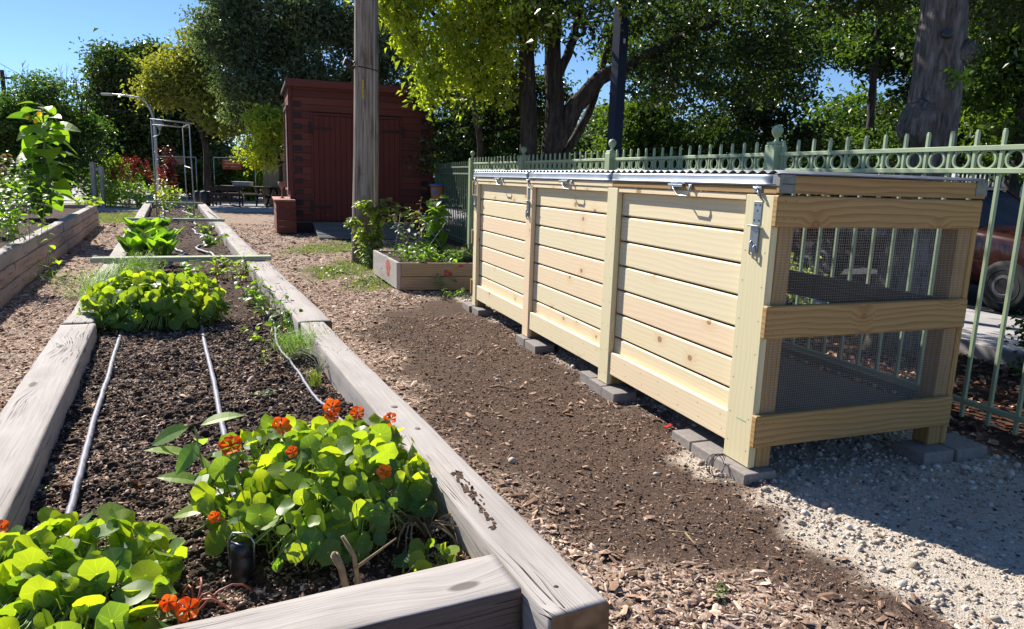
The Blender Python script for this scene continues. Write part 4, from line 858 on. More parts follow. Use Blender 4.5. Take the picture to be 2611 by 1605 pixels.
for (bx_,by_,lab,mt,bl) in (
 (3.6,19.5,'leafy maple like tree right behind the dark blue column with bright backlit leaves',LF_MD,[((3.4,19.5,2.6),(1.3,1.2,1.3),60,130),((3.8,19.8,4.8),(1.6,1.3,1.2),55,120),((2.9,19.5,1.3),(.9,1,.7),24,110)]),
 (6.83,20.,'dark slender trunked tree midway between the blue column and the thick grey trunk',LF_DK,[((6.2,20,3.7),(1.6,1.3,1.3),64,130),((7.3,20.3,5.4),(1.8,1.3,1.2),60,120),((5.6,19.5,2.0),(1.0,1,.8),34,110),((7.6,19.8,2.6),(.8,.9,.5),16,100)]),
 (9.6,17.2,'slim dark tree just right of the thick grey trunk leaning slightly',LF_DK,[((9.4,17.2,4.6),(1.5,1.2,1.1),50,130),((10.4,17.4,3.0),(1.0,1,1.1),36,120)]),
 (7.85,16.4,'thin trunked sapling just left of the thick grey trunk seen against the sky',LF_MD,[((7.8,16.4,2.3),(.7,.7,.5),14,60),((7.9,16.8,4.7),(1.3,1,.6),34,100)]),
 (8.3,12.2,'green leafy tree at the right edge beyond the thick grey trunk',LF_MD,[((7.9,12.3,3.6),(1.0,.9,.8),44,130),((8.9,12.6,2.6),(1.0,.9,.9),40,120),((7.6,12.0,4.6),(1.0,.9,.6),26,120)]),
 (12.6,21.,'broad dark tree farthest right behind the street',LF_DK,[((12.0,21,3.0),(2.0,1.5,1.8),80,120),((11.0,20.5,5.6),(2.0,1.5,1.2),60,120)])):
    tree('tree',lab,'tree',(bx_,by_,0),[([(0,0,0),(.03,0,2),(-.05,.1,4),(0,.2,5.5)],.13,.05)],bl,mt,BK,.115,.5)
tree('locust_tree','big grey green tree rising behind the red shed and utility pole','tree',(-6.9,24,0),
 [([(0,0,0),(.1,0,2.2),(-.3,.1,4.6),(-.2,.2,8)],.22,.08),([(.0,0,2.6),(1.2,.1,4.0),(2.4,.2,5.4)],.12,.04),([(0,0,2.9),(-1.2,.2,4.2),(-2.2,.3,5.4)],.11,.04)],
 [((-8.6,24,5.6),(1.6,1.5,1.3),95,150),((-6.6,24,6.2),(1.8,1.5,1.4),95,140),((-4.9,24.2,5.2),(1.4,1.4,1.7),80,140),((-8.5,23.7,4.0),(1.1,1.2,.7),50,150),((-6.7,23.9,4.3),(1.2,1.2,.8),46,130),((-9.3,24,7.2),(1.2,1.3,1.0),46,140),((-8.7,23.8,3.1),(.7,.8,.35),18,110),((-3.4,24.4,3.8),(.9,1,1.2),40,130)],LF_GY,BK,.125,.4,down=.9,sig=.27)
tree('locust_tree','yellowing locust tree between the tall street lamp and the big grey green tree','tree',(-12.6,29.5,0),
 [([(0,0,0),(0,0,2.4),(-.5,0,4.2),(-.4,0,6.2)],.14,.05),([(-.1,0,2.8),(-1.0,.1,4.2),(-1.9,.2,5.2)],.08,.03)],
 [((-13.2,29.5,4.9),(1.5,1.3,1.0),75,120),((-12.0,29.5,4.2),(1.1,1.1,.9),50,120),((-12.4,29.8,6.2),(1.2,1.1,.7),34,110),((-14.3,29.6,4.3),(.7,.9,.5),22,100),((-11.6,29.2,3.2),(.7,.8,.4),20,110)],LF_YG,BK,.15,.4,down=.7,sig=.3)
tree('tree','large dark green tree behind the street lamp','tree',(-18.4,37,0),
 [([(0,0,0),(0,0,3),(.2,0,6)],.25,.1)],[((-18.6,37,5.9),(2.6,2,1.5),110,140),((-20.2,37,4.0),(1.7,1.8,1.4),76,140),((-17.2,37,3.6),(2.2,1.8,1.6),100,140),((-16.0,36.8,2.2),(1.6,1.5,1.0),50,130),((-19.6,37,2.0),(1.6,1.5,1.0),50,130)],LF_DK,BK,.19,.42,sig=.36)
tree('tree','bushy green tree with bare twigs on top at the far left','tree',(-17.2,26,0),
 [([(0,0,0),(0,0,1.5),(.1,0,4.3)],.1,.03)],[((-17.6,26,2.9),(1.5,1.3,.9),80,130),((-16.0,26,2.6),(1.0,1.2,.9),55,130),((-18.8,26,2.6),(1.1,1.2,1.1),55,130),((-16.6,26,3.9),(.9,.8,.45),18,70),((-17,25.8,1.4),(2.2,1.0,.7),70,130)],LF_GN,BK,.13,.35,sig=.30,down=.2)
mb=MB()
for i in range(46):
    x=rng.uniform(-18.6,-15.2); z=3.2; h=rng.uniform(.9,1.7); l=rng.normal(0,.25); mb.tube([(x,26,z),(x+l*.5,26,z+h*.5),(x+l,26,z+h)],[.014,.009,.003],4)
    for k in range(3): f=rng.uniform(.5,.95); mb.tube([(x+l*f,26,z+h*f),(x+l*f+rng.normal(0,.14),26,z+h*f+.2)],[.006,.002],3)
o=build('twigs',mb,BK,None); o.parent=[q for q in bpy.data.objects if q.get('label')=='bushy green tree with bare twigs on top at the far left'][0]; o.location=(17.2,-26,0)
tree('locust_tree','small bright yellow tree leaning out from behind the left side of the red shed','tree',(-7.1,21.8,0),[([(0,0,0),(0,0,1.6),(-.2,0,3)],.07,.03)],[((-7.25,21.8,2.6),(.5,.6,.6),34,120),((-7.6,21.6,1.85),(.3,.4,.35),10,100)],LF_YE,BK,.11,.4,down=.9)
tree('conifer','small distant blue green conifer left of the yellow tree','tree',(-16.1,45,0),[([(0,0,0),(0,0,3.4)],.1,.03)],[((-16.1,45,1.6),(1.1,1,.8),40,100),((-16.1,45,2.9),(.6,.6,.7),24,90)],LF_GY,BK,.14,.3)
kinds=[LF_DK,LF_MD,LF_GY]
far=[(-46,60,5.0,'far tree at the left edge of the skyline'),(-38,58,4.2,'far low tree left of the bushy twig topped tree'),(-30,60,4.6,'far rounded tree behind the bushy twig topped tree'),(-9.5,52,3.2,'far tree glimpsed between the shed and the conifer'),(-1,40,6.0,'far tree glimpsed left of the multi stemmed trunks'),(4.5,36,5.2,'far tree behind the dark blue column'),(10,38,5.0,'far tree beyond the road behind the slender trunk'),(16,36,6.0,'far tree beyond the road behind the thick grey trunk'),(22,34,6.4,'far tree beyond the road at the right'),(-22,62,3.6,'far low tree behind the red plumed plants'),(28,36,6.5,'far tree at the right edge of the skyline')]
for i,(x,y,h,lab) in enumerate(far):
    tree('tree',lab,'tree',(x,y,0),[([(0,0,0),(0,0,h*.6)],.2,.08)],[((x,y,h*.62),(h*.5,h*.4,h*.36),70,90),((x+h*.4,y,h*.35),(h*.4,h*.4,h*.26),36,90),((x-h*.4,y,h*.33),(h*.4,h*.4,h*.26),36,90)],kinds[i%3],BK,.26,.5,sig=.5,group=None)
# hedge and shrubs
def shrub(name,label,cat,base,blobs,mat,L,asp=.5,group=None,sig=.12,down=.2):
    b=np.array(base,float); mb=MB(); T=thing(name,label,cat,tuple(b),0,group); CC=[]
    for c,rad,nc,nl in blobs:
        c=np.array(c,float); u=rng.normal(0,1,(nc,3)); u/=np.linalg.norm(u,axis=1,keepdims=True); pc=c+u*(rng.random(nc)**.45)[:,None]*np.array(rad)
        for p in pc[:40]: mb.tube([(c[0]*.5+rng.normal(0,.05),c[1]*.5,0),(c+p)/2*np.array([1,1,.7]),p],[.010,.007,.003],4,False)
        CC.append(np.repeat(pc,nl,0)+rng.normal(0,sig,(nc*nl,3)))
    build('stem',mb,BK,T); C=np.concatenate(CC); C=C[C[:,2]>.02]; N=len(C); V,F,t_=leafcloud(C,L*rng.uniform(.6,1.3,N),asp,down=down); npmesh('foliage',V,F,t_,mat,T); return T
for k,(x,y,rx,h,lab,mt) in enumerate([(-16.0,33,1.1,1.7,'climbing plants behind the red plumed plants, leftmost clump',LF_MD),(-14.6,33.5,1.0,1.6,'bushy climbing plants just left of the framed signs',LF_MD),(-13.4,33,.9,1.5,'dark climbing plants between the two sign frames',LF_DK),(-12.3,33.2,1.0,1.75,'bright green climbing plants under the red banner',LF_BR),(-10.9,33,.8,1.7,'yellow green climbing plants right of the red banner',LF_BR)]):
    shrub('climbing_plants',lab,'shrub',(x,y,0),[((0,0,h*.5),(rx,.5,h*.42),60,60),((rx*.3,0,h*.95),(rx*.7,.4,h*.12),16,40)],mt,.14,.5,'climbing plants at the back of the garden')
shrub('shrub','small bright leaved shrub behind the fence seen through the end of the compost bin','shrub',tuple(bw(2.75,3.1,0)),[((0,0,.38),(.45,.5,.28),44,34),((.1,.7,.40),(.4,.4,.28),34,30)],leafmat('pale shrub leaves',(.16,.20,.06),(.5,.52,.2),.4),.055,.55,sig=.06)
shrub('shrub','low green weeds behind the fence at the right edge','shrub',tuple(bw(3.5,.9,0)),[((0,0,.30),(.3,.4,.25),26,26)],LF_MD,.05,.5,sig=.06)
for k,(v,u,lab) in enumerate([(3.2,7.5,'low shrub behind the fence beyond the middle of the bin'),(3.0,10.0,'low shrub behind the fence beyond the far end of the bin'),(2.9,13.0,'dark low shrub beside the shaded fence section')]):
    shrub('shrub',lab,'shrub',tuple(bw(v,u,0)),[((0,0,.7),(.6,.7,.5),40,40)],LF_DK,.07,.5,sig=.1)
# trunk burls: extra parts on the grey trunk
T1=[q for q in bpy.data.objects if q.get('label','').startswith('large grey barked')][0]
mb=MB(); mb.lathe([(.001,-.20),(.09,-.17),(.15,-.08),(.165,0),(.15,.09),(.10,.16),(.03,.22)],(-.13,-.10,1.93),14); mb.lathe([(.001,-.10),(.07,-.05),(.085,.02),(.05,.09),(.001,.12)],(.17,-.10,2.50),12)
build('burl',mb,BK2,T1,split=True)
for bo in [q for q in T1.children if q.name.startswith('burl')]:
    for vv in bo.data.vertices: vv.co+=Vector((1,1,1))*mn.noise(vv.co*7)*.03
mb=MB(); mb.tube([(-.08,-.24,2.62),(-.09,-.262,2.63)],[.05,.03],10); build('branch_scar',mb,DKMET,T1)
V,F,t_=leafcloud(np.array([.05,-.30,2.30])+rng.normal(0,1,(60,3))*np.array([.07,.03,.05]),rng.uniform(.04,.07,60),.4,down=1); npmesh('sprig',V,F,t_,LF_BR,T1)
V,F,t_=leafcloud(np.array([.13,-.30,2.50])+rng.normal(0,1,(50,3))*np.array([.03,.03,.12]),rng.uniform(.04,.06,50),.35,down=1); npmesh('sprig',V,F,t_,LF_DK,T1)
# ---------------------------------------------------------------- cars behind the fence
GLASS=NT('car glass').P(.35,.15); GLASS.base((.012,.014,.016)); GLASS=GLASS.m
TYRE=plain('tyre rubber',(.02,.02,.022),.8); RIM=plain('alloy rim',(.10,.10,.11),.6,.4,0); LAMPR=plain('red lamp lens',(.35,.01,.01),.2,.6); LAMPW=plain('clear lamp lens',(.7,.72,.75),.15,.6)
def car(label,loc,rz,paint,L=4.5,W_=1.76,H=1.45):
    t=thing('parked_car',label,'car',loc,rz); 
    def sect(y,prof): return prof
    # stations along y : (y, z_low, z_belt, z_top, half width belt, half width top)
    st=[(-L/2,.42,.62,.66,.62,.55),(-L/2+.08,.28,.72,.78,.80,.72),(-L*.36,.22,.84,.93,.87,.80),(-L*.20,.20,.90,.97,.88,.82),(-L*.05,.20,.92,1.0,.88,.80),(L*.1,.20,.92,1.0,.88,.80),(L*.25,.20,.93,1.02,.88,.80),(L*.38,.22,.93,1.04,.86,.78),(L/2-.1,.28,.88,.98,.80,.70),(L/2,.42,.74,.80,.70,.6)]
    mb=MB(); n=0
    for (y,zl,zb,zt,hb,ht) in st:
        for p in ((-hb*.92,zl),(-hb,zl+.18),(-hb*1.01,(zl+zb)/2+.05),(-hb,zb),(-ht,zt),(0,zt+.03),(ht,zt),(hb,zb),(hb*1.01,(zl+zb)/2+.05),(hb,zl+.18),(hb*.92,zl)): mb.v.append((p[0],y,p[1]))
    k=11
    for i in range(len(st)-1):
        for j in range(k): mb.face([i*k+j,(i+1)*k+j,(i+1)*k+(j+1)%k,i*k+(j+1)%k],None,0,j not in(0,9,10))
    mb.face(list(range(k))); mb.face(list(range((len(st)-1)*k,len(st)*k))[::-1]); body=build('body',mb,paint,t)
    s=body.modifiers.new('s','SUBSURF'); s.levels=1; s.render_levels=2
    gs=[(-L*.20,.97,.97,.78,.74),(-L*.06,1.0,H-.06,.78,.62),(L*.02,1.0,H,.79,.60),(L*.20,1.0,H-.02,.79,.60),(L*.40,1.02,1.05,.76,.66)]
    mb=MB()
    for (y,z0,z1,h0,h1) in gs:
        for p in ((-h0,z0-.06),(-h1,z1),(h1,z1),(h0,z0-.06)): mb.v.append((p[0],y,p[1]))
    for i in range(4):
        for j in range(3): mb.face([i*4+j,(i+1)*4+j,(i+1)*4+j+1,i*4+j+1],None,0,False)
    build('window',mb,GLASS,t,bevel=.02)
    mb=MB()
    for (y0,y1) in ((-L*.05,L*.20),): mb.aab(-.60,.60,y0,y1,H-.045,H+.012)
    for y,dz in ((-L*.0,0),(L*.13,0)):
        for sx in (-1,1): mb.beam((sx*.80,y,.98),(sx*.62,y,H-.03),.05,.03)
    for sx in (-1,1): mb.beam((sx*.79,-L*.20,.97),(sx*.625,-L*.05,H-.03),.04,.04); mb.beam((sx*.77,L*.40,1.03),(sx*.61,L*.20,H-.02),.05,.05)
    build('roof',mb,paint,t,bevel=.012)
    for sy in (-L*.32,L*.31):
        for sx in (-1,1):
            w_=thing('wheel','',''); del w_['label']; del w_['category']; w_.parent=t; w_.location=(sx*.79,sy,.31)
            mb=MB(); cyl(mb,(-.1,0,0),(1,0,0),[(.25,0),(.30,.01),(.31,.04),(.31,.16),(.30,.19),(.25,.2)],24); build('tyre',mb,TYRE,w_)
            mb=MB(); cyl(mb,(-.105,0,0),(1,0,0),[(.06,.03),(.10,.0),(.185,.012),(.195,.0),(.195,.21),(.185,.198),(.10,.212),(.06,.18)],20); mb.sm=[False]*len(mb.sm); build('rim',mb,RIM,w_)
    for sx in (-1,1): build('headlight',MB().box((sx*.60,-L/2+.05,.64),(.28,.12,.12)),LAMPW,t,bevel=.03); build('tail_light',MB().box((sx*.62,L/2-.06,.80),(.22,.12,.12)),LAMPR,t,bevel=.03)
    mb=MB()
    for y in (-L*.14,L*.05,L*.22):
        for sx in (-1,1): mb.aab(sx*.888-.003,sx*.888+.003,y,y+.008,.32,.90)
    build('door_gap',mb,BLACK,t)
    for sx in (-1,1):
        for y in (L*.0,L*.17): build('door_handle',MB().box((sx*.90,y,.80),(.03,.14,.03)),paint,t,bevel=.008)
    build('mirror',MB().box((-.93,-L*.13,.98),(.16,.10,.12)),paint,t,bevel=.03); return t
def paint(n,c): t=NT(n).P(.25,.5,.2); t.base(c); t.set(t.b,'Coat_Weight',.6); return t.m
car('maroon sedan parked on the street right behind the fence',tuple(bw(6.9,4.55,.03)),BA,paint('maroon car paint',(.045,.011,.009)))
car('dark navy sedan parked beyond the maroon one',tuple(bw(6.9,10.0,.03)),BA,paint('navy car paint',(.015,.02,.045)))
car('white car glimpsed low through the shaded picket fence section',(-2.6,33.,.0),R(80),paint('white car paint',(.7,.72,.75)),4.3)
WHT=plain('white painted metal',(.75,.76,.78),.6)
wr=thing('railing','white railing with close bars far behind the maroon sedan','railing',tuple(bw(15.2,2.0,0)),BA)
mb=MB()
for k in range(96): mb.aab(-.012,.012,k*.12,k*.12+.03,.6,1.9)
build('baluster',mb,WHT,wr); build('rail',MB().aab(-.03,.03,0,11.6,1.9,1.97).aab(-.03,.03,0,11.6,.55,.6),WHT,wr)
mb=MB(); 
for k in range(6): mb.aab(-.05,.05,k*2.3,k*2.3+.1,0,1.897)
build('railing_post',mb,WHT,wr)
# pale houses beyond the trees
SID=plain('pale siding',(.48,.46,.44),.8); SIDY=plain('cream siding',(.55,.48,.30),.8); ROOFM=plain('grey roof shingles',(.14,.13,.14),.9,.2,0,.3,12)
def house(label,loc,rz,w_,d_,h,mt):
    t=thing('house',label,'house',loc,rz); build('wall',MB().aab(-w_/2,w_/2,-d_/2,d_/2,0,h),mt,t)
    mb=MB(); e=.3
    mb.prism([(-w_/2-e,h),(w_/2+e,h),(0,h+w_*.38)],d_+.6,'xz',(0,-d_/2-.3,0)); build('roof',mb,ROOFM,t)
    for x in (-w_*.28,w_*.08,w_*.32):
        f=build('window',MB().aab(x-.42,x+.42,-d_/2-.05,-d_/2-.001,h*.42,h*.42+1.2),WHT,t); build('pane',MB().aab(x-.36,x+.36,-d_/2-.06,-d_/2-.0505,h*.42+.06,h*.42+1.14),GLASS,f)
    build('door',MB().aab(-w_*.12,-w_*.12+.9,-d_/2-.04,-d_/2-.001,.05,2.1),plain('brown door',(.12,.07,.05),.6),t)
house('pale grey gabled house glimpsed through the trees left of the multi stemmed tree',(-1.2,48,0),0,9,7,3.6,SID)
# ---------------------------------------------------------------- far garden furniture
DKW=lumber('dark brown stained picnic wood',[(.045,.022,.018),(.06,.03,.024)],dark=.6,grain=.4,knots=0,rough=.5)
def picnic(loc,rz,label):
    t=thing('picnic_table',label,'picnic table',loc,rz,'dark picnic tables on the far patio'); mb=MB()
    for k in range(5): mb.aab(-.95,.95,-.37+.15*k,-.37+.15*k+.14,.72,.76)
    build('table_top',mb,DKW,t,bevel=.004)
    for s in (-1,1):
        mb=MB(); 
        for k in range(2): y=s*.66-.145+.15*k; mb.aab(-.95,.95,y,y+.14,.42,.46)
        build('bench',mb,DKW,t,bevel=.004)
    for x in (-.7,.7):
        mb=MB().beam((x,-.15,.72),(x,-.62,.0),.04,.09); mb.beam((x,.15,.72),(x,.62,0),.04,.09); mb.beam((x+.041,-.78,.38),(x+.041,.78,.38),.04,.09); mb.beam((x-.041,-.35,.69),(x-.041,.35,.69),.04,.06); build('leg_frame',mb,DKW,t)
picnic((-10.95,28.9,.02),R(4),'dark picnic table nearest the two black barrels'); picnic((-8.95,28.6,.02),R(-8),'dark picnic table half hidden by the red shed')
sb=thing('slatted_bench','dark slatted bench with its back to the garden path, in front of the picnic tables','bench',(-11.05,27.6,.02),R(3)); mb=MB()
for z in (.18,.38,.60): mb.aab(-.62,.62,-.22,-.19,z,z+.13)
build('backrest',mb,DKW,sb,bevel=.01); mb=MB()
for k in range(3): mb.aab(-.6,.6,-.15+.13*k,-.15+.13*k+.12,.42,.45)
build('seat',mb,DKW,sb); 
for x in (-.52,.48): mb=MB().aab(x,x+.05,-.18,-.13,0,.74); mb.aab(x,x+.05,.17,.22,0,.418); build('leg',mb,DKW,sb)
for i,(x,y) in enumerate([(-12.15,27.7),(-11.85,27.5)]):
    o=thing('barrel',['left black barrel beside the dark slatted bench','right black barrel touching the dark slatted bench'][i],'barrel',(x,y,.02)); build('body',MB().lathe([(.17,0),(.20,.12),(.215,.3),(.20,.46),(.18,.55),(.17,.55),(.16,.50),(.0,.5)],(0,0,0),18),BLACK,o)
    m2=MB(); m2.lathe([(.207,.1),(.213,.12),(.213,.14),(.207,.16)],(0,0,0),18); build('hoop',m2,DKMET,o)
o=thing('storage_box','pale grey plastic box standing on the picnic table','box',(-10.95,28.95,.785)); build('body',MB().aab(-.35,.35,-.2,.2,0,.13),plain('pale grey plastic',(.45,.45,.42),.6),o,bevel=.02); build('lid',MB().aab(-.37,.37,-.22,.22,.131,.165),plain('pale grey lid',(.52,.52,.50),.6),o,bevel=.012)
def pipeframe(name,label,cat,posts_,bars,r,mat=PIPE,frame=True):
    loc=DC if frame else (0,0,0); o=thing(name,label,cat,loc,DA if frame else 0)
    for p in posts_: build('post',MB().tube([p[0],p[1]],r,8),mat,o)
    for p in bars: build('crossbar',MB().tube(p,r*1.1,8),mat,o)
    return o
pipeframe('pipe_arch','tall square arch of grey pipes standing in the far section of the long bed','pipe arch',[((-1.12,15.2,.3),(-1.12,15.2,2.32)),((-.42,15.2,.3),(-.42,15.2,2.30)),((-1.16,17.9,.3),(-1.16,17.9,2.36)),((-.50,17.9,.3),(-.50,17.9,2.34))],
 [[(-1.14,15.2,2.35),(-.38,15.2,2.31)],[(-1.16,17.9,2.38),(-.50,17.9,2.36)],[(-.40,15.18,2.31),(-.50,17.92,2.36)],[(-.42,15.2,1.40),(-.50,17.9,1.45)]],.0115,plain('dull grey pipe',(.33,.33,.34),.5,.4,.4))
sg=pipeframe('sign_frame','thin pipe frame carrying a red banner among climbing plants','sign frame',[((-13.6,32.6,0),(-13.6,32.6,1.95)),((-11.75,32.6,0),(-11.75,32.6,1.95))],[[(-13.6,32.6,1.93),(-11.75,32.6,1.93)]],.02,PIPE,False)
bn_=build('banner',MB().aab(-13.2,-12.35,32.57,32.585,1.42,1.86),plain('faded red banner',(.45,.09,.05),.7),sg)
mb=MB()
for (z,a,b,h) in ((1.78,-13.12,-12.45,.035),(1.66,-13.1,-12.6,.05),(1.66,-12.57,-12.43,.05),(1.53,-13.1,-12.9,.03),(1.53,-12.86,-12.55,.03)): mb.aab(a,b,32.564,32.569,z,z+h)
build('banner_lettering',mb,plain('pale banner print',(.62,.42,.30),.7),bn_)
s2=pipeframe('sign_frame','thin pipe frame carrying a small brown sign left of the red banner','sign frame',[((-16.1,32.6,0),(-16.1,32.6,1.9)),((-14.4,32.6,0),(-14.4,32.6,1.9))],[[(-16.1,32.6,1.9),(-14.4,32.6,1.9)]],.02,PIPE,False)
build('sign_board',MB().aab(-15.5,-14.9,32.57,32.585,1.55,1.85),plain('brown board',(.22,.16,.10),.8),s2)
ts=thing('garden_shed','small tan plank shed behind the left side of the red shed','shed',(-9.2,29.6,0)); mb=MB()
for k in range(8): mb.aab(-.95+.2*k+.004,-.95+.2*k+.196,-.6,.6,.05,2.05)
build('wall',mb,BOXW,ts); build('roof',MB().box((-.1,0,2.15),(2.0,1.5,.1),[[1,0,.06],[0,1,0],[-.06,0,1]]),REDD,ts); build('trim',MB().aab(-.97,.67,-.63,-.601,1.72,1.80),REDD,ts)
wp_=thing('wooden_post','tall pale weathered gate post with a short rail beyond the left bed','post',(-14.15,24.2,0)); build('post',MB().aab(-.07,.07,-.07,.07,0,1.5),GREY,wp_,bevel=.01); mb=MB().aab(.22,.34,-.05,.05,0,1.38); mb.aab(.072,.218,-.02,.02,1.22,1.34); build('rail',mb,GREY,wp_,bevel=.01)
# street lamp
lm=thing('street_lamp','tall thin grey street lamp with a curved arm reaching left','street lamp',(-14.2,28.6,0))
pts=[(0,0,0),(.02,0,1.6),(.02,0,3.0)]+[(.02-.62*(1-math.cos(R(a))),0,3.0+1.05*math.sin(R(a))) for a in range(10,91,10)]+[(-1.0,0,4.10),(-1.55,0,4.14)]
build('pole',MB().tube(pts,[.055]*3+[.05-.002*i for i in range(len(pts)-3)],10),PIPE,lm); build('lamp_head',MB().box((-1.75,0,4.13),(.42,.16,.09)),plain('lamp head grey',(.5,.48,.42),.5),lm,bevel=.03)
lt_=thing('lantern','small grey conical lantern on a bracket beside the street lamp pole','lamp',(-14.02,28.3,2.55)); build('bracket',MB().tube([(-.14,0,.0),(.0,0,.04),(.14,0,.10),(.18,0,.28)],.016,6),PIPE,lt_); build('lamp_shade',MB().lathe([(.03,.26),(.05,.34),(.15,.52),(.17,.54),(.10,.60),(.05,.72),(.0,.78)],(.18,0,0),14),plain('lantern grey',(.28,.33,.40),.4),lt_)
fp=thing('utility_pole','distant utility pole with wires at the left edge','utility pole',(-27.9,40,0)); build('pole',MB().tube([(0,0,0),(0,0,6.3)],[.14,.10],10),BK,fp); build('crossarm',MB().beam((-.9,0,5.9),(.9,0,5.9),.1,.1),BK,fp)
mb=MB()
for (z,e) in ((5.95,7.6),(5.3,5.9)): mb.tube([(.3+(1.2*i),-.2*i,z+(-.12*i if z>5.5 else -.05*i)+.0016*i*i*4) for i in range(14)],.012,4)
mb.tube([(-3,-4,9.2),(0.0,0,6.6),(1.6,1.5,5.4),(4,4,4.2)],.012,4); build('wire',mb,BLACK,fp)
wl=thing('overhead_wire','thin overhead wire crossing the pale gap between the trees','wire',(-30,58,3.6)); build('wire',MB().tube([(0,0,.2),(8,0,.06),(16,0,.0),(30,0,.3)],.02,4),BLACK,wl)
# ---------------------------------------------------------------- garden plants
NAST=leafmat('nasturtium leaves',(.055,.14,.05),(.25,.36,.045),.52,.42,.5,(2.9,2.4,.35),veins=1)
STEMG=plain('pale green stems',(.20,.28,.07),.5); STEMR=plain('reddish stems',(.30,.10,.06),.5); STEMB=plain('cut woody stem',(.26,.19,.11),.8,.2,0,.3,30)
LEAFG=leafmat('broad green leaves',(.06,.13,.025),(.17,.28,.04),.5,.4,.5,(2.2,2.3,.5)); LEAFD=leafmat('dull green leaves',(.06,.10,.05),(.13,.18,.09),.4,.45,.5)
LEAFY=leafmat('lime yellow leaves',(.17,.26,.03),(.34,.42,.05),.5,.4,.5); LEAFS=leafmat('silvery green leaves',(.17,.24,.15),(.28,.36,.22),.3,.4,.5)
DILL=leafmat('feathery dill',(.10,.20,.04),(.26,.38,.08),.35); RLEAF=leafmat('dark red leaves',(.09,.012,.02),(.26,.03,.04),.4); DRYL=leafmat('dry brown leaves',(.16,.09,.05),(.35,.22,.12),.3)
ORNG=leafmat('orange petals',(.85,.10,.012),(1.0,.24,.03),.35,.6,.2,(1.2,1.0,.6)); YELP=leafmat('yellow petals',(.8,.5,.03),(.9,.6,.05),.4)
sunh=np.array([sdir.x,sdir.y,sdir.z])
def discleaf(n=12):
    v=[(0,0,-.10)]; f=[]
    for i in range(n): a=6.2832*i/n; r=1.0*(1-.05*math.cos(5*a))*(0.93 if i==0 else 1); v.append((r*math.cos(a),r*math.sin(a),.06*math.cos(2*a)+.07*math.cos(3*a+1)))
    for i in range(n): f.append((0,1+i,1+(i+1)%n))
    return v,f
DV,DF=discleaf()
def gridleaf(wf,n=6,fold=.18,droop=.35,curl=0):
    """pointed leaf along +x, length 1, width profile wf(t)"""
    v=[];f=[]
    for i in range(n+1):
        t=i/n; w_=wf(t); z=-droop*t*t+curl*t
        v+=[(t,w_,z+fold*w_),(t,0,z),(t,-w_,z+fold*w_)]
    for i in range(n): a=3*i; f+=[(a,a+1,a+4,a+3),(a+1,a+2,a+5,a+4)]
    return v,f
LANCE=gridleaf(lambda t:.19*math.sin(math.pi*min(1,t**.8))**.8+.003); HEART=gridleaf(lambda t:.46*(math.sin(math.pi*t**.62)**.75)*(1 if t>.02 else .4)+.003); OVAL=gridleaf(lambda t:.30*math.sin(math.pi*t**.85)**.7+.003); CHARD=gridleaf(lambda t:.03+.17*math.sin(math.pi*max(0,(t-.25)/.75)**.9)**.7 if t>.25 else .03,8,.4,.18)
def leafset(P,D,N_,S,tmpl,tone=None): return inst(tmpl[0],tmpl[1],P,frames(N_,D),np.repeat(np.asarray(S)[:,None],3,1),rng.random(len(P)) if tone is None else tone)
def flower(parent,p,nrm,s,mat=ORNG,petals=5):
    V=[];F=[];k=0; n=np.array(nrm,float); n/=np.linalg.norm(n); x=np.cross(n,[.3,.2,.9]); x/=np.linalg.norm(x); y=np.cross(n,x)
    for i in range(petals):
        a=6.2832*i/petals+.3; cup=rng.uniform(.15,.5); V.append(np.array(p)-n*s*.25)
        for (rr_,w_) in ((.5,.42),(.95,.62),(1.12,.30)):
            for q in (-1,0,1):
                b=a+q*w_; wv=rng.normal(0,.05); V.append(np.array(p)+s*((rr_*(1-.04*abs(q)))*(math.cos(b)*x+math.sin(b)*y)+n*(cup*rr_**2*.8+.10*(q==0)*-1+wv)))
        F+=[(k,k+1,k+2),(k,k+2,k+3)]
        for r0 in (1,4):
            for q in (0,1): A=k+r0+q; F+=[(A,A+3,A+4),(A,A+4,A+1)]
        k+=10
    o=npmesh('flower',V,F,np.repeat(rng.random(petals),10),mat,parent); return o
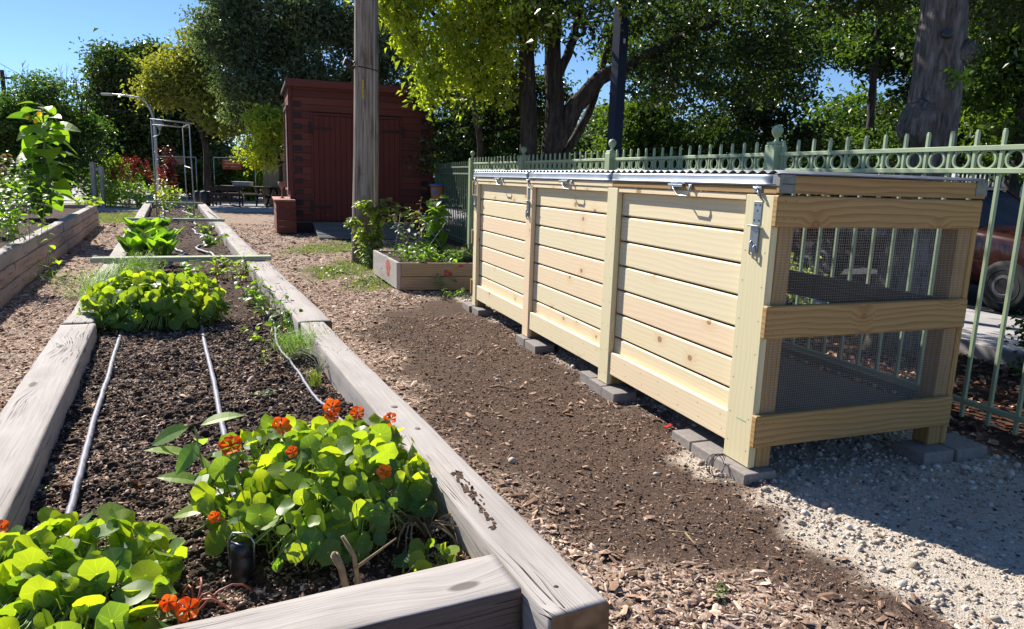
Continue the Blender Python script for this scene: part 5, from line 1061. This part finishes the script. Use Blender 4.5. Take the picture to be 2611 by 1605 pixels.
def nasturtium(label,c,rx,ry,h,n,rl,flowers=(),droop=.0,trail=0,seed=1):
    """c in bed coordinates, origin on the soil"""
    w=dw(*c); T=thing('nasturtium',label,'nasturtium',w,DA); a=rng.uniform(0,6.2832,n); q=np.sqrt(rng.random(n)); px,py=q*np.cos(a),q*np.sin(a)
    top=h*(1-.30*q**2.5)*(1+.12*py)*(1+.10*np.sin(5*px+seed)*np.cos(4*py+seed)); lv=1-.72*rng.random(n)**1.5*np.clip(q+.25,0,1); P=np.column_stack([px*rx,py*ry,np.maximum(top*lv,.025)])
    P[:,0]+=.03*(lv<.6)*np.cos(a); P[:,1]+=.03*(lv<.6)*np.sin(a)
    sd=RD.T@sunh; outw=np.column_stack([px,py,0*px]); N_=outw*(.55+.5*(1-lv))[:,None]+np.array([0,-.38,.55])+sd*.12+rng.normal(0,.50,(n,3)); D=rng.normal(0,1,(n,3)); S=rl*np.clip(rng.lognormal(-.05,.33,n),.35,1.35)
    V,F,t_=inst(DV,DF,P,frames(N_,D),np.column_stack([S,S*rng.uniform(.8,1,n),S*rng.uniform(.3,2.2,n)]),np.clip(rng.random(n)*.75+.3*(lv-.5)+.1*(rng.random(n)<.05),0,1)); uv=np.tile(np.array(DV)[:,:2],(n,1))
    npmesh('leaf',V,F,t_,NAST,T,uv=uv,smooth=True); mb=MB()
    for p,nn in zip(P,N_):
        g=np.array([p[0]*rng.uniform(.55,.85)+rng.normal(0,.02),p[1]*rng.uniform(.55,.85)+rng.normal(0,.02),0]); m=(g*.45+p*.55)+np.array([rng.normal(0,.014),rng.normal(0,.014),-.01]); mb.tube([g,g*.7+m*.3+[0,0,.03],m,p-[0,0,.006]],[.0024,.0021,.0017,.0014],5,False)
    for _ in range(int(n*.25) if n>20 else 0):
        a=rng.uniform(0,6.28); l=rng.uniform(.5,1.1); p=[]; 
        for s in np.linspace(0,1,7): p.append((rx*l*s*math.cos(a)+.03*math.sin(6*s+a),ry*l*s*math.sin(a)+.03*math.cos(5*s),.05+.10*math.sin(3.1*s)*h/.3))
        mb.tube(p,.0026,5,False)
    build('stem',mb,STEMG,T)
    for (x,y,z,s) in flowers:
        nr=np.array([rng.normal(0,.3),-.7,.5+rng.normal(0,.2)]); flower(T,(x,y,z),nr,s*.85); 
    if flowers:
        mb=MB()
        for (x,y,z,s) in flowers: mb.tube([(x*.5,y*.6,z*.3),(x*.85,y+.01,z*.75),(x,y+.012,z-.002)],[.003,.0022,.0018],5,False); mb.tube([(x,y+.01,z),(x+.005,y+.035,z+.0)],[.006,.0015],5,False)
        build('flower_stalk',mb,STEMR,T,split=True)
    return T
def dinv(X,Y): # world -> bed coords
    dx,dy=X-DC.x,Y-DC.y; return dx*math.cos(DA)+dy*math.sin(DA),-dx*math.sin(DA)+dy*math.cos(DA)
nasturtium('flowering nasturtium clump with orange blooms near the corner of the long bed',(-.485,.84,.33),.335,.32,.275,460,.029,
 [(-.102,.09,.300,.034),(.081,.22,.300,.032),(.073,.19,.275,.026),(-.249,.04,.275,.036),(.161,.20,.275,.028),(.270,.18,.250,.026),(.241,.08,.240,.028),(.153,-.17,.215,.025),(-.309,-.15,.150,.018),(-.09,-.06,.27,.020)])
nasturtium('nasturtium clump with large round leaves filling the nearest left corner of the bed',(-1.14,.60,.33),.25,.34,.15,240,.033,[(-.17,.29,.12,.026),(.27,-.20,.07,.030),(.23,-.18,.085,.022)])
nasturtium('large dense green nasturtium mound in the middle of the near section',(-.98,4.15,.33),.44,.36,.33,760,.034,[(-.28,-.12,.24,.018)])
nasturtium('tiny nasturtium seedling tucked in the corner by the end timber',(-.25,.46,.33),.06,.06,.06,12,.022)
cs=thing('cut_stem','thick cut brown plant stem standing by the end timber','plant stem',dw(-.50,.40,.32),DA)
mb=MB(); mb.tube([(0,0,0),(-.006,.0,.05),(-.015,.01,.10),(-.032,.01,.14)],[.010,.009,.0095,.0105],10); mb.tube([(-.032,.01,.14),(-.038,.01,.143)],[.009,.005],10); build('stalk',mb,STEMB,cs)
mb=MB().tube([(.02,.01,0),(.026,.012,.06),(.02,.02,.12),(-.005,.04,.17)],[.008,.007,.006,.005],8); mb.tube([(.02,.01,.09),(.08,.03,.11),(.14,.05,.13)],[.005,.0035,.002],6); build('side_shoot',mb,STEMB,cs)
# dry pinkish stems right part of the flowering clump and at the left corner
for (c,n,lab,mt) in (((-.22,.62,.33),26,'tangle of dry pinkish stems at the right side of the flowering nasturtium',DRYL),((-.86,.46,.33),9,'pinkish red trailing stems in the shadow of the end timber',DRYL)):
    mb=MB()
    for i in range(n):
        a=rng.uniform(0,6.28); l=rng.uniform(.05,.14); p=[(l*s*math.cos(a+.8*s)*1.2,l*s*math.sin(a+.8*s),.01+.06*math.sin(3*s)+.01*i/n) for s in np.linspace(0,1,6)]; mb.tube(p,.0028,5,False)
    nt_=[q for q in bpy.data.objects if q.get('label','').startswith('flowering nasturtium' if 'tangle' in lab else 'nasturtium clump with large')][0]; lc=RD.T@np.array(dw(*c)-nt_.location)
    build('dry_stem',mb,STEMR if 'red' in lab else STEMB,nt_,tuple(lc))
def leafy(name,label,cat,loc,stems,tmpl,mat,node=.05,size=.06,t0=.2,opp=True,smat=STEMG,droop=.2,r=.004,upn=.8,taper=.5,group=None,rz=0,extra=None):
    T=thing(name,label,cat,loc,rz,group); mb=MB(); P=[];D=[];N_=[];S=[]
    for st in stems:
        st=[np.array(p,float) for p in st]; mb.tube(st,[r*(1-.5*i/len(st)) for i in range(len(st))],6,False)
        L=sum(np.linalg.norm(st[i+1]-st[i]) for i in range(len(st)-1)); k=int(L*(1-t0)/node); a=rng.uniform(0,6.28)
        for j in range(k+1):
            t=t0+(1-t0)*j/max(k,1); q=t*(len(st)-1); i=min(int(q),len(st)-2); p=st[i]*(1-q+i)+st[i+1]*(q-i); a+=1.57 if opp else 2.4
            for s in ((0,math.pi) if opp else (0,)):
                d=np.array([math.cos(a+s),math.sin(a+s),rng.uniform(-.1,.5)-droop]); P.append(p+d*size*.12); D.append(d); N_.append(np.array([0,0,upn])+rng.normal(0,.25,3)); S.append(size*(1-taper*abs(t-.55))*rng.uniform(.75,1.2))
    build('stem',mb,smat,T); V,F,t_=leafset(np.array(P),np.array(D),np.array(N_),S,tmpl); npmesh('leaf',V,F,t_,mat,T)
    if extra: extra(T)
    return T
def upstems(n,h,spread,base=.02,seg=4,bend=.2):
    o=[]
    for i in range(n):
        a=rng.uniform(0,6.28); s=spread*rng.uniform(.3,1); hh=h*rng.uniform(.7,1.05); b=np.array([rng.normal(0,base),rng.normal(0,base),0])
        o.append([b+np.array([math.cos(a)*s*(t**1.4),math.sin(a)*s*(t**1.4),hh*t]) for t in np.linspace(0,1,seg+1)])
    return o
leafy('milkweed','young milkweed with pale opposite pointed leaves left of the flowering nasturtium','milkweed',dw(-.78,.96,.33),[[(0,0,0),(-.015,0,.1),(-.035,.01,.2),(-.05,.02,.31)]],gridleaf(lambda t:.20*math.sin(math.pi*t**.9)**.8+.003,6,.2,.25),leafmat('lime milkweed leaves',(.13,.22,.07),(.30,.42,.09),.45),.040,.14,.15,True,r=.0038,droop=.05,upn=.7,taper=.2,rz=.3)
leafy('seedling','small pale green seedling alone in the soil between the hoses','seedling',dw(-.52,2.16,.34),upstems(2,.03,.02),LANCE,LEAFS,.012,.05,.2,True,r=.002)
for (x,y,lab) in ((-.62,2.9,'tiny green sprout in the soil near the middle hose, farther one'),(-1.20,2.45,'tiny yellow green sprout beside the left hose'),(-1.28,1.4,'tiny sprout close to the left timber')):
    leafy('seedling',lab,'seedling',dw(x,y,.34),upstems(1,.015,.01),OVAL,LEAFY,.01,.022,.2,True,r=.0015)
# chard / spinach in the second section
def chard(loc,n,h,lab,mt=LEAFG):
    T=thing('chard_plant',lab,'chard',loc,DA); P=np.zeros((n,3)); a=rng.uniform(0,6.28,n); P[:,0]=rng.normal(0,.03,n); P[:,1]=rng.normal(0,.03,n); D=np.column_stack([np.cos(a)*.5,np.sin(a)*.5,rng.uniform(.5,2.0,n)]); N_=np.column_stack([-np.cos(a),-np.sin(a),np.full(n,.5)]); V,F,t_=leafset(P,D,N_,h*rng.uniform(.6,1.1,n),CHARD); npmesh('leaf',V,F,t_,mt,T)
    m=MB().tube([(0,0,-.02),(0,0,.03)],.02,8); build('crown_base',m,STEMG,T)
for i,(x,y,h,l) in enumerate([(-1.22,7.9,.36,'leafy green chard nearest the divider plank by the left timber'),(-.98,7.6,.34,'leafy green chard nearest the divider plank, farther from the timber'),(-1.2,8.7,.38,'tall leafy chard in the middle of the left row'),(-.98,8.9,.36,'chard right of the tall one in the second section'),(-1.25,10.0,.42,'tallest dark leaved chard at the back of the left row'),(-1.05,10.9,.35,'farthest chard of the left row')]): chard(dw(x,y,.35),34,h,l)
for i,(x,y,l) in enumerate([(-.4,9.6,'small seedling patch near the middle of the second section'),(-.35,11.6,'small plant near the far end of the second section'),(-.5,14.6,'low green plant just past the second divider plank'),(-.4,18.5,'low plant at the far right of the last section'),(-.95,18.8,'low plant at the far left of the last section')]):
    leafy('seedling',l,'seedling',dw(x,y,.34),upstems(8,.16,.16),OVAL,LEAFG,.05,.09)
# beets, beans beside the right timber
def beans(loc,n,h,sp,lab,mt=LEAFG,s=.07,smat=STEMG,tm=OVAL,name='bean_plant',cat='bean plant'): leafy(name,lab,cat,loc,upstems(n,h,sp,.04),tm,mt,.04,s,.35,False,smat,r=.003)
beans(dw(-.42,6.35,.33),9,.24,.14,'red stemmed beet with bright leaves just before the divider plank',LEAFY,.10,STEMR,CHARD,'beet_plant','beet'); beans(dw(-.25,6.1,.33),9,.26,.13,'red stemmed beet against the right timber',LEAFY,.10,STEMR,CHARD,'beet_plant','beet')
beans(dw(-.72,6.2,.33),6,.24,.10,'young plant with upright leaves right of the dill',LEAFG,.09)
beans(dw(-.30,4.75,.33),10,.22,.13,'leafy bean plant along the right timber, farthest of the three'); beans(dw(-.24,4.2,.33),10,.22,.12,'leafy bean plant along the right timber, middle of the three'); beans(dw(-.22,3.75,.33),9,.17,.10,'leafy bean plant along the right timber, nearest of the three'); beans(dw(-.42,3.45,.33),6,.09,.07,'small yellow green lettuce like seedling near the thin hose',LEAFY,.055)
beans(dw(-.40,3.0,.33),3,.05,.04,'single small leaf seedling beside the thin hose',LEAFY,.035)
def dill(loc,n,h,spread,lab,stalks=7):
    T=thing('dill_plant',lab,'dill',loc,DA); mb=MB(); P=[]
    for st in upstems(stalks,h,spread,.03):
        mb.tube(st,.0022,4,False)
        for _ in range(n//stalks): t=rng.uniform(.3,1); i=min(int(t*4),3); p=st[i]*(1-t*4+i)+st[i+1]*(t*4-i); P.append(p+rng.normal(0,1,3)*np.array([.05,.05,.03]))
    build('stem',mb,STEMG,T); P=np.array(P); blades('leaf',P[:,:2],P[:,2],.02,.055,DILL,None,None,wd=.0011,lean=1.2,parent=T)
dill(dw(-1.42,4.75,.33),2600,.34,.33,'feathery dill spilling over the left timber',12); dill(dw(-1.15,6.3,.33),1600,.26,.22,'feathery dill behind the nasturtium mound near the left timber',9)
dill(dw(-.20,2.95,.33),1100,.14,.10,'small feathery dill beside the right timber',6)
mb=MB()
for i in range(22):
    a=rng.uniform(-.6,1.8); l=rng.uniform(.1,.26); mb.tube([(l*s*math.cos(a+s),l*s*math.sin(a+s)-.02,.02+.22*s-.12*s*s) for s in np.linspace(0,1,6)],[.0022,.002,.0018,.0014,.001,.0006],4,False)
ds=thing('dry_plant','wiry straw coloured dry stalks arching over the right timber','dry plant',dw(-.19,2.5,.33),DA); build('stalk',mb,plain('straw stalks',(.42,.40,.26),.7),ds)
o=blades('grass_tuft',rng.normal(0,.015,(60,2)),np.zeros(60),.06,.13,GRASS,'small green grass tuft below the dill at the right timber','grass',None,wd=.0022,lean=.4,loc=dw(-.24,2.32,.33))
# curled dry leaves and wood bits in the bed
for i,(x,y,s,lab) in enumerate([(-1.22,1.35,.045,'curled dry brown leaf beside the left hose near the clump'),(-1.01,1.28,.05,'larger curled dry brown leaf between the left and middle hoses'),(-.92,2.9,.035,'orange dry leaf by the middle hose'),(-.38,2.55,.04,'dry orange leaf crumpled near the thin hose'),(-.80,1.15,.025,'small orange leaf left of the milkweed')]):
    V,F,t_=inst(LV,LF,rng.normal(0,.004,(4,3))+[0,0,.01],rndrot(4,.8),np.full((4,3),s),np.full(4,.55)); tag(npmesh('dry_leaf',V,F,t_,LITM,None,dw(x,y,.345)),lab,'dry leaf')
# stick, fern sprig, red thing on the soil path
st=build('stick',MB().tube([(-.07,0,.01),(0,.004,.022),(.05,-.01,.014),(.075,-.012,.008)],[.006,.009,.007,.003],7),STEMB,None,(-.07,4.6,.01)); tag(st,'short bent brown stick lying on the soil path facing the second bay','stick')
st=build('twig',MB().tube([(-.06,.03,.012),(0,0,.02),(.07,-.03,.01)],[.003,.004,.002],6).tube([(0,0,.02),(.02,-.07,.012),(.05,-.10,.01)],[.004,.003,.002],6).tube([(0,0,.02),(.10,.02,.015)],[.003,.001],5),STEMB,None,(.72,2.64,.01)); tag(st,'pale forked twig on the soil near the gravel edge','twig')
st=build('red_scrap',MB().box((0,0,.01),(.07,.02,.006)).box((.03,.006,.012),(.02,.02,.006)),plain('red plastic',(.55,.04,.04),.5),None,(.93,3.96,.0),.8); tag(st,'small red plastic scrap on the gravel beside the bin','plastic scrap')
V,F,t_=leafcloud(np.column_stack([np.repeat(np.linspace(0,.09,12),2),np.tile([.012,-.012],12),np.full(24,.012)]),np.full(24,.024),.35,up=2); tag(npmesh('fern_sprig',V,F,t_,LEAFD,None,(.73,2.2,.01),rotz=1.2),'green fern like leaf sprig lying on the bark mulch in the foreground','leaf sprig')
# loose wire coil by the near paver
mb=MB()
for k in range(3): mb.tube([(.05*math.cos(a)*(1-.15*k)+.01*k,.02*math.sin(a),.05+.05*math.sin(a+.4*k)) for a in np.linspace(0,5.5,14)],.0022,5,False)
tag(build('wire_loop',mb,DKMET,None,(1.02,3.30,.0),.3),'small loop of dark wire beside the paver at the near corner post','wire')
# ---------------------------------------------------------------- left bed plants
def sunflower():
    loc=(-8.62,13.3,.50); T=thing('sunflower','tall sunflower plant with big lime leaves and small yellow heads','sunflower',loc); mb=MB(); H=1.95
    st=[(0,0,0),(.02,0,.6),(-.02,0,1.2),(.03,0,H)]; mb.tube(st,[.022,.02,.016,.010],8); P=[];D=[];N_=[];S=[]
    a=0
    for z in np.linspace(.1,1.95,54):
        a+=2.4; s=.24*(1.45-abs(z-1.3)*.5)*rng.uniform(.8,1.1)*(1 if z<1.7 else .7); l=.12; d=np.array([math.cos(a),math.sin(a)*.8,.12]); b=np.array([0,0,z]); mb.tube([b,b+d*l],[.006,.004],5,False); P.append(b+d*l); D.append(d+[0,0,-.25]); N_.append(np.array([0,0,1])+rng.normal(0,.3,3)); S.append(s*1.4)
    for k in range(5):
        a=k*1.3; mb.tube([(0,0,1.3+.1*k),(.12*math.cos(a),.12*math.sin(a),1.55+.08*k),(.16*math.cos(a),.16*math.sin(a),1.70+.06*k)],[.008,.006,.005],6,False)
    build('stem',mb,STEMG,T); V,F,t_=leafset(np.array(P),np.array(D),np.array(N_),S,HEART); npmesh('leaf',V,F,t_,LEAFG,T)
    for k,(x,z) in enumerate([(-.20,1.72),(.02,1.78),(-.06,1.66)]):
        V,F,t_=leafset(np.tile([x,-.12,z],(14,1)),np.column_stack([np.cos(np.arange(14)*.449),np.full(14,-.15),np.sin(np.arange(14)*.449)]),np.tile([0,-1,.2],(14,1)),np.full(14,.055),LANCE); npmesh('flower_head',V,F,t_,YELP,T)
    return T
sunflower()
leafy('bushy_plant','dark leafy plant at the foot of the sunflower','plant',(-8.75,13.0,.5),upstems(26,.95,.5,.1),OVAL,LEAFD,.09,.13,.1,False)
leafy('pepper_plant','light green pepper plant at the left edge of the left bed','pepper plant',(-5.75,8.1,.52),upstems(22,.62,.30,.08),OVAL,LEAFG,.06,.085,.15,False)
leafy('pepper_plant','second green pepper plant behind the first in the left bed','pepper plant',(-6.9,9.6,.52),upstems(22,.65,.35,.08),OVAL,LEAFG,.07,.09,.15,False)
leafy('pepper_plant','low dark green herb bush left of the sunflower','herb',(-9.6,12.2,.52),upstems(26,.8,.5,.1),OVAL,LEAFD,.08,.11,.1,False)
leafy('squash_plant','low broad leaved plant at the far end of the left bed','squash plant',(-9.45,15.9,.55),upstems(10,.16,.35,.1),HEART,LEAFY,.12,.16,.3,False)
leafy('tomato_plant','dark russet tomato plant behind the sunflower at the far left','tomato plant',(-11.2,15.2,.5),upstems(24,1.1,.6,.15),OVAL,leafmat('russet leaves',(.08,.05,.03),(.20,.11,.06),.3),.1,.13,.1,False)
for i,(x,y,rx,h,mt,lab) in enumerate([(-17.0,23.6,1.2,1.0,LEAFG,'leafy green bush on the far side of the pale path behind the sunflower'),(-19.6,24.5,1.4,1.5,LEAFD,'dark bush at the far left edge beyond the pale path'),(-15.6,27.6,1.1,1.7,LEAFG,'green bush left of the red plumed amaranth'),(-12.6,17.5,.7,.9,LEAFG,'leafy bush in the back corner of the left bed'),(-13.4,19.6,.9,1.1,LEAFD,'bush on the path side beyond the back corner of the left bed')]):
    shrub('bush',lab,'bush',(x,y,0),[((0,0,h*.5),(rx,.6,h*.42),50,36),((.3*rx,0,h*.8),(rx*.6,.4,h*.25),20,30)],mt,.13,.5,sig=.10)
shrub('bush','dark russet leaved bush behind the sunflower at the left edge','bush',(-13.6,15.5,.4),[((0,0,.9),(1.0,.6,.55),60,40)],leafmat('russet bush leaves',(.06,.03,.02),(.20,.09,.05),.3),.11,.5,sig=.1)
tk=thing('weed','small weed with round leaves climbing the outer face of the left bed','weed',(-6.03,9.0,0)); del tk['label']; del tk['category']; bpy.data.objects.remove(tk)
leafy('weed','small round leaved weed growing against the outer face of the left bed','weed',(-5.95,9.0,0),[[(0,0,0),(.02,0,.12),(.05,-.02,.25)],[(0,0,0),(-.06,0,.1),(-.10,0,.22)],[(0,0,.1),(.12,0,.2),(.22,-.02,.20)],[(0,0,.2),(.06,0,.4),(.05,0,.62)]],OVAL,LEAFY,.07,.11,.3,False)
# vine around the utility pole foot, plants in and around the planter
def arcvine():
    st=[]
    for k in range(11):
        x1=rng.uniform(-.15,1.05); h=.98-.12*(x1-.3)**2*2+rng.normal(0,.05); st.append([(rng.normal(.15,.05),0,0),(.16,-.02,.45),(.12+.1*x1,-.05,.85*h),(x1*.6+.02,-.06,1.0*h),(x1,-.08,.98*h-.18*abs(x1)**1.5)])
    st+= [[(.1,0,0),(-.02,-.03,.4),(-.20,-.05,.75),(-.26,-.05,.62)] for _ in range(4)]+upstems(12,.55,.16,.08); return st
leafy('vine','arching vine with lime tipped leaves at the foot of the utility pole','vine',(-2.28,11.02,0),arcvine(),OVAL,leafmat('vine leaves',(.07,.11,.035),(.34,.40,.07),.5),.045,.12,.12,False,STEMB,r=.006)
leafy('bush','low weedy bush at the base of the utility pole','weeds',(-2.15,10.75,0),upstems(26,.40,.20,.08),LANCE,LEAFD,.04,.07,.05,False)
leafy('bean_vine','bright green bean vine leaning on stakes in the small planter','bean vine',(-1.10,9.75,.32),upstems(9,.78,.14,.04)+[[(0,0,0),(.04,0,.3),(.02,0,.66),(.05,0,.80)]],HEART,LEAFG,.07,.16,.2,False)
leafy('tomato_plant','straggly dull green plant in the middle of the small planter','plant',(-1.42,9.8,.32),upstems(12,.55,.32,.08),OVAL,LEAFD,.08,.09,.15,False,STEMB)
leafy('basil_plant','low bright herbs along the front of the small planter','herb',(-1.05,9.2,.32),upstems(46,.20,.42,.22),OVAL,LEAFG,.04,.075,.2,False)
leafy('dried_plant','dry brown seed stalk standing in the small planter','dry plant',(-1.30,9.7,.32),[[(0,0,0),(.02,0,.3),(.0,0,.55),(.04,0,.80)]],LANCE,DRYL,.03,.07,.3,False,STEMB,droop=.9)
leafy('weed','pale leaved weed growing against the front of the small planter','weed',(-.88,8.62,0),upstems(5,.24,.14,.02),OVAL,LEAFS,.06,.085,.5,False)
mb=MB().tube([(0,0,0),(.42,-.05,.62)],.006,6).tube([(.38,0,.02),(-.02,-.04,.66)],.006,6).tube([(-.35,0,0),(-.25,-.05,.6)],.005,6).tube([(-.15,.1,0),(-.35,0,.55)],.005,6)
tag(build('garden_stakes',mb,plain('dull stake metal',(.22,.22,.22),.6),None,(-1.25,9.45,.30)),'thin grey crossed stakes leaning in the small planter','stakes')
for i,(x,y,lab) in enumerate([(-2.55,10.2,'bright low weed just left of the small planter'),(-2.0,9.3,'low weed at the left foot of the small planter'),(.15,7.55,'small green weed by the farthest front paver'),(-.7,8.3,'sprawling weed in the shade in front of the small planter')]):
    leafy('weed',lab,'weed',(x,y,0),upstems(12,.10,.16,.08),OVAL,LEAFY if i==0 else LEAFG,.05,.06,.2,False)
# ---------------------------------------------------------------- red amaranth bed at the far end of the path
def amaranth(loc,h,n,lab,spikes=True,lm_=LEAFG):
    T=leafy('amaranth',lab,'amaranth',loc,upstems(n,h*.75,.38,.12),OVAL,lm_,.10,.16,.12,False,STEMR,r=.008)
    if spikes:
        for k in range(n//2+1):
            a=rng.uniform(0,6.28); b=np.array([.3*math.cos(a),.2*math.sin(a),h*.5]); d=np.array([rng.normal(-.12,.2),0,h*.5]); t=rng.random(150); c=b+t[:,None]*d+np.column_stack([.08*np.sin(3*t),t*0,t*0])+rng.normal(0,.022,(150,3)); V,F,tt=leafcloud(c,np.full(150,.045),.6); npmesh('plume',V,F,tt,RLEAF,T)
for i,(x,y,h,n,sp_,lab) in enumerate([(-14.5,25.6,1.75,8,True,'red plumed amaranth at the left of its bed'),(-13.9,25.9,1.8,10,True,'amaranth with the tallest leaning dark red plumes'),(-13.3,25.6,1.7,10,True,'amaranth with dense red plumes in the middle of the bed'),(-12.75,25.9,1.4,8,True,'shorter red amaranth at the right of the bed')]): amaranth((x,y,0),h,n,lab,sp_)
leafy('amaranth','tall bush with dark red leaves in front of the street lamp','amaranth',(-12.75,26.6,0),upstems(24,2.15,.30,.08),OVAL,RLEAF,.09,.15,.25,False,STEMR)
for i,(x,y,h,lab) in enumerate([(-14.6,24.6,.9,'low green plants at the left front of the red amaranth'),(-13.6,24.4,1.0,'broad leaved green plants in front of the amaranth'),(-12.7,24.4,.9,'green plants in front of the short red amaranth'),(-12.0,24.9,.8,'small yellowing plants at the right end of the amaranth bed')]):
    leafy('flower_bed_plant',lab,'plant',(x,y,0),upstems(30,h,.55,.2),OVAL,[LEAFG,LEAFY,LEAFG,LEAFY][i],.10,.14,.1,False)
leafy('vine','thin yellowing vine growing up the left post of the pipe arch','vine',dw(-1.0,15.4,.33),upstems(8,1.0,.16,.05),OVAL,LF_YG,.08,.08,.1,False)
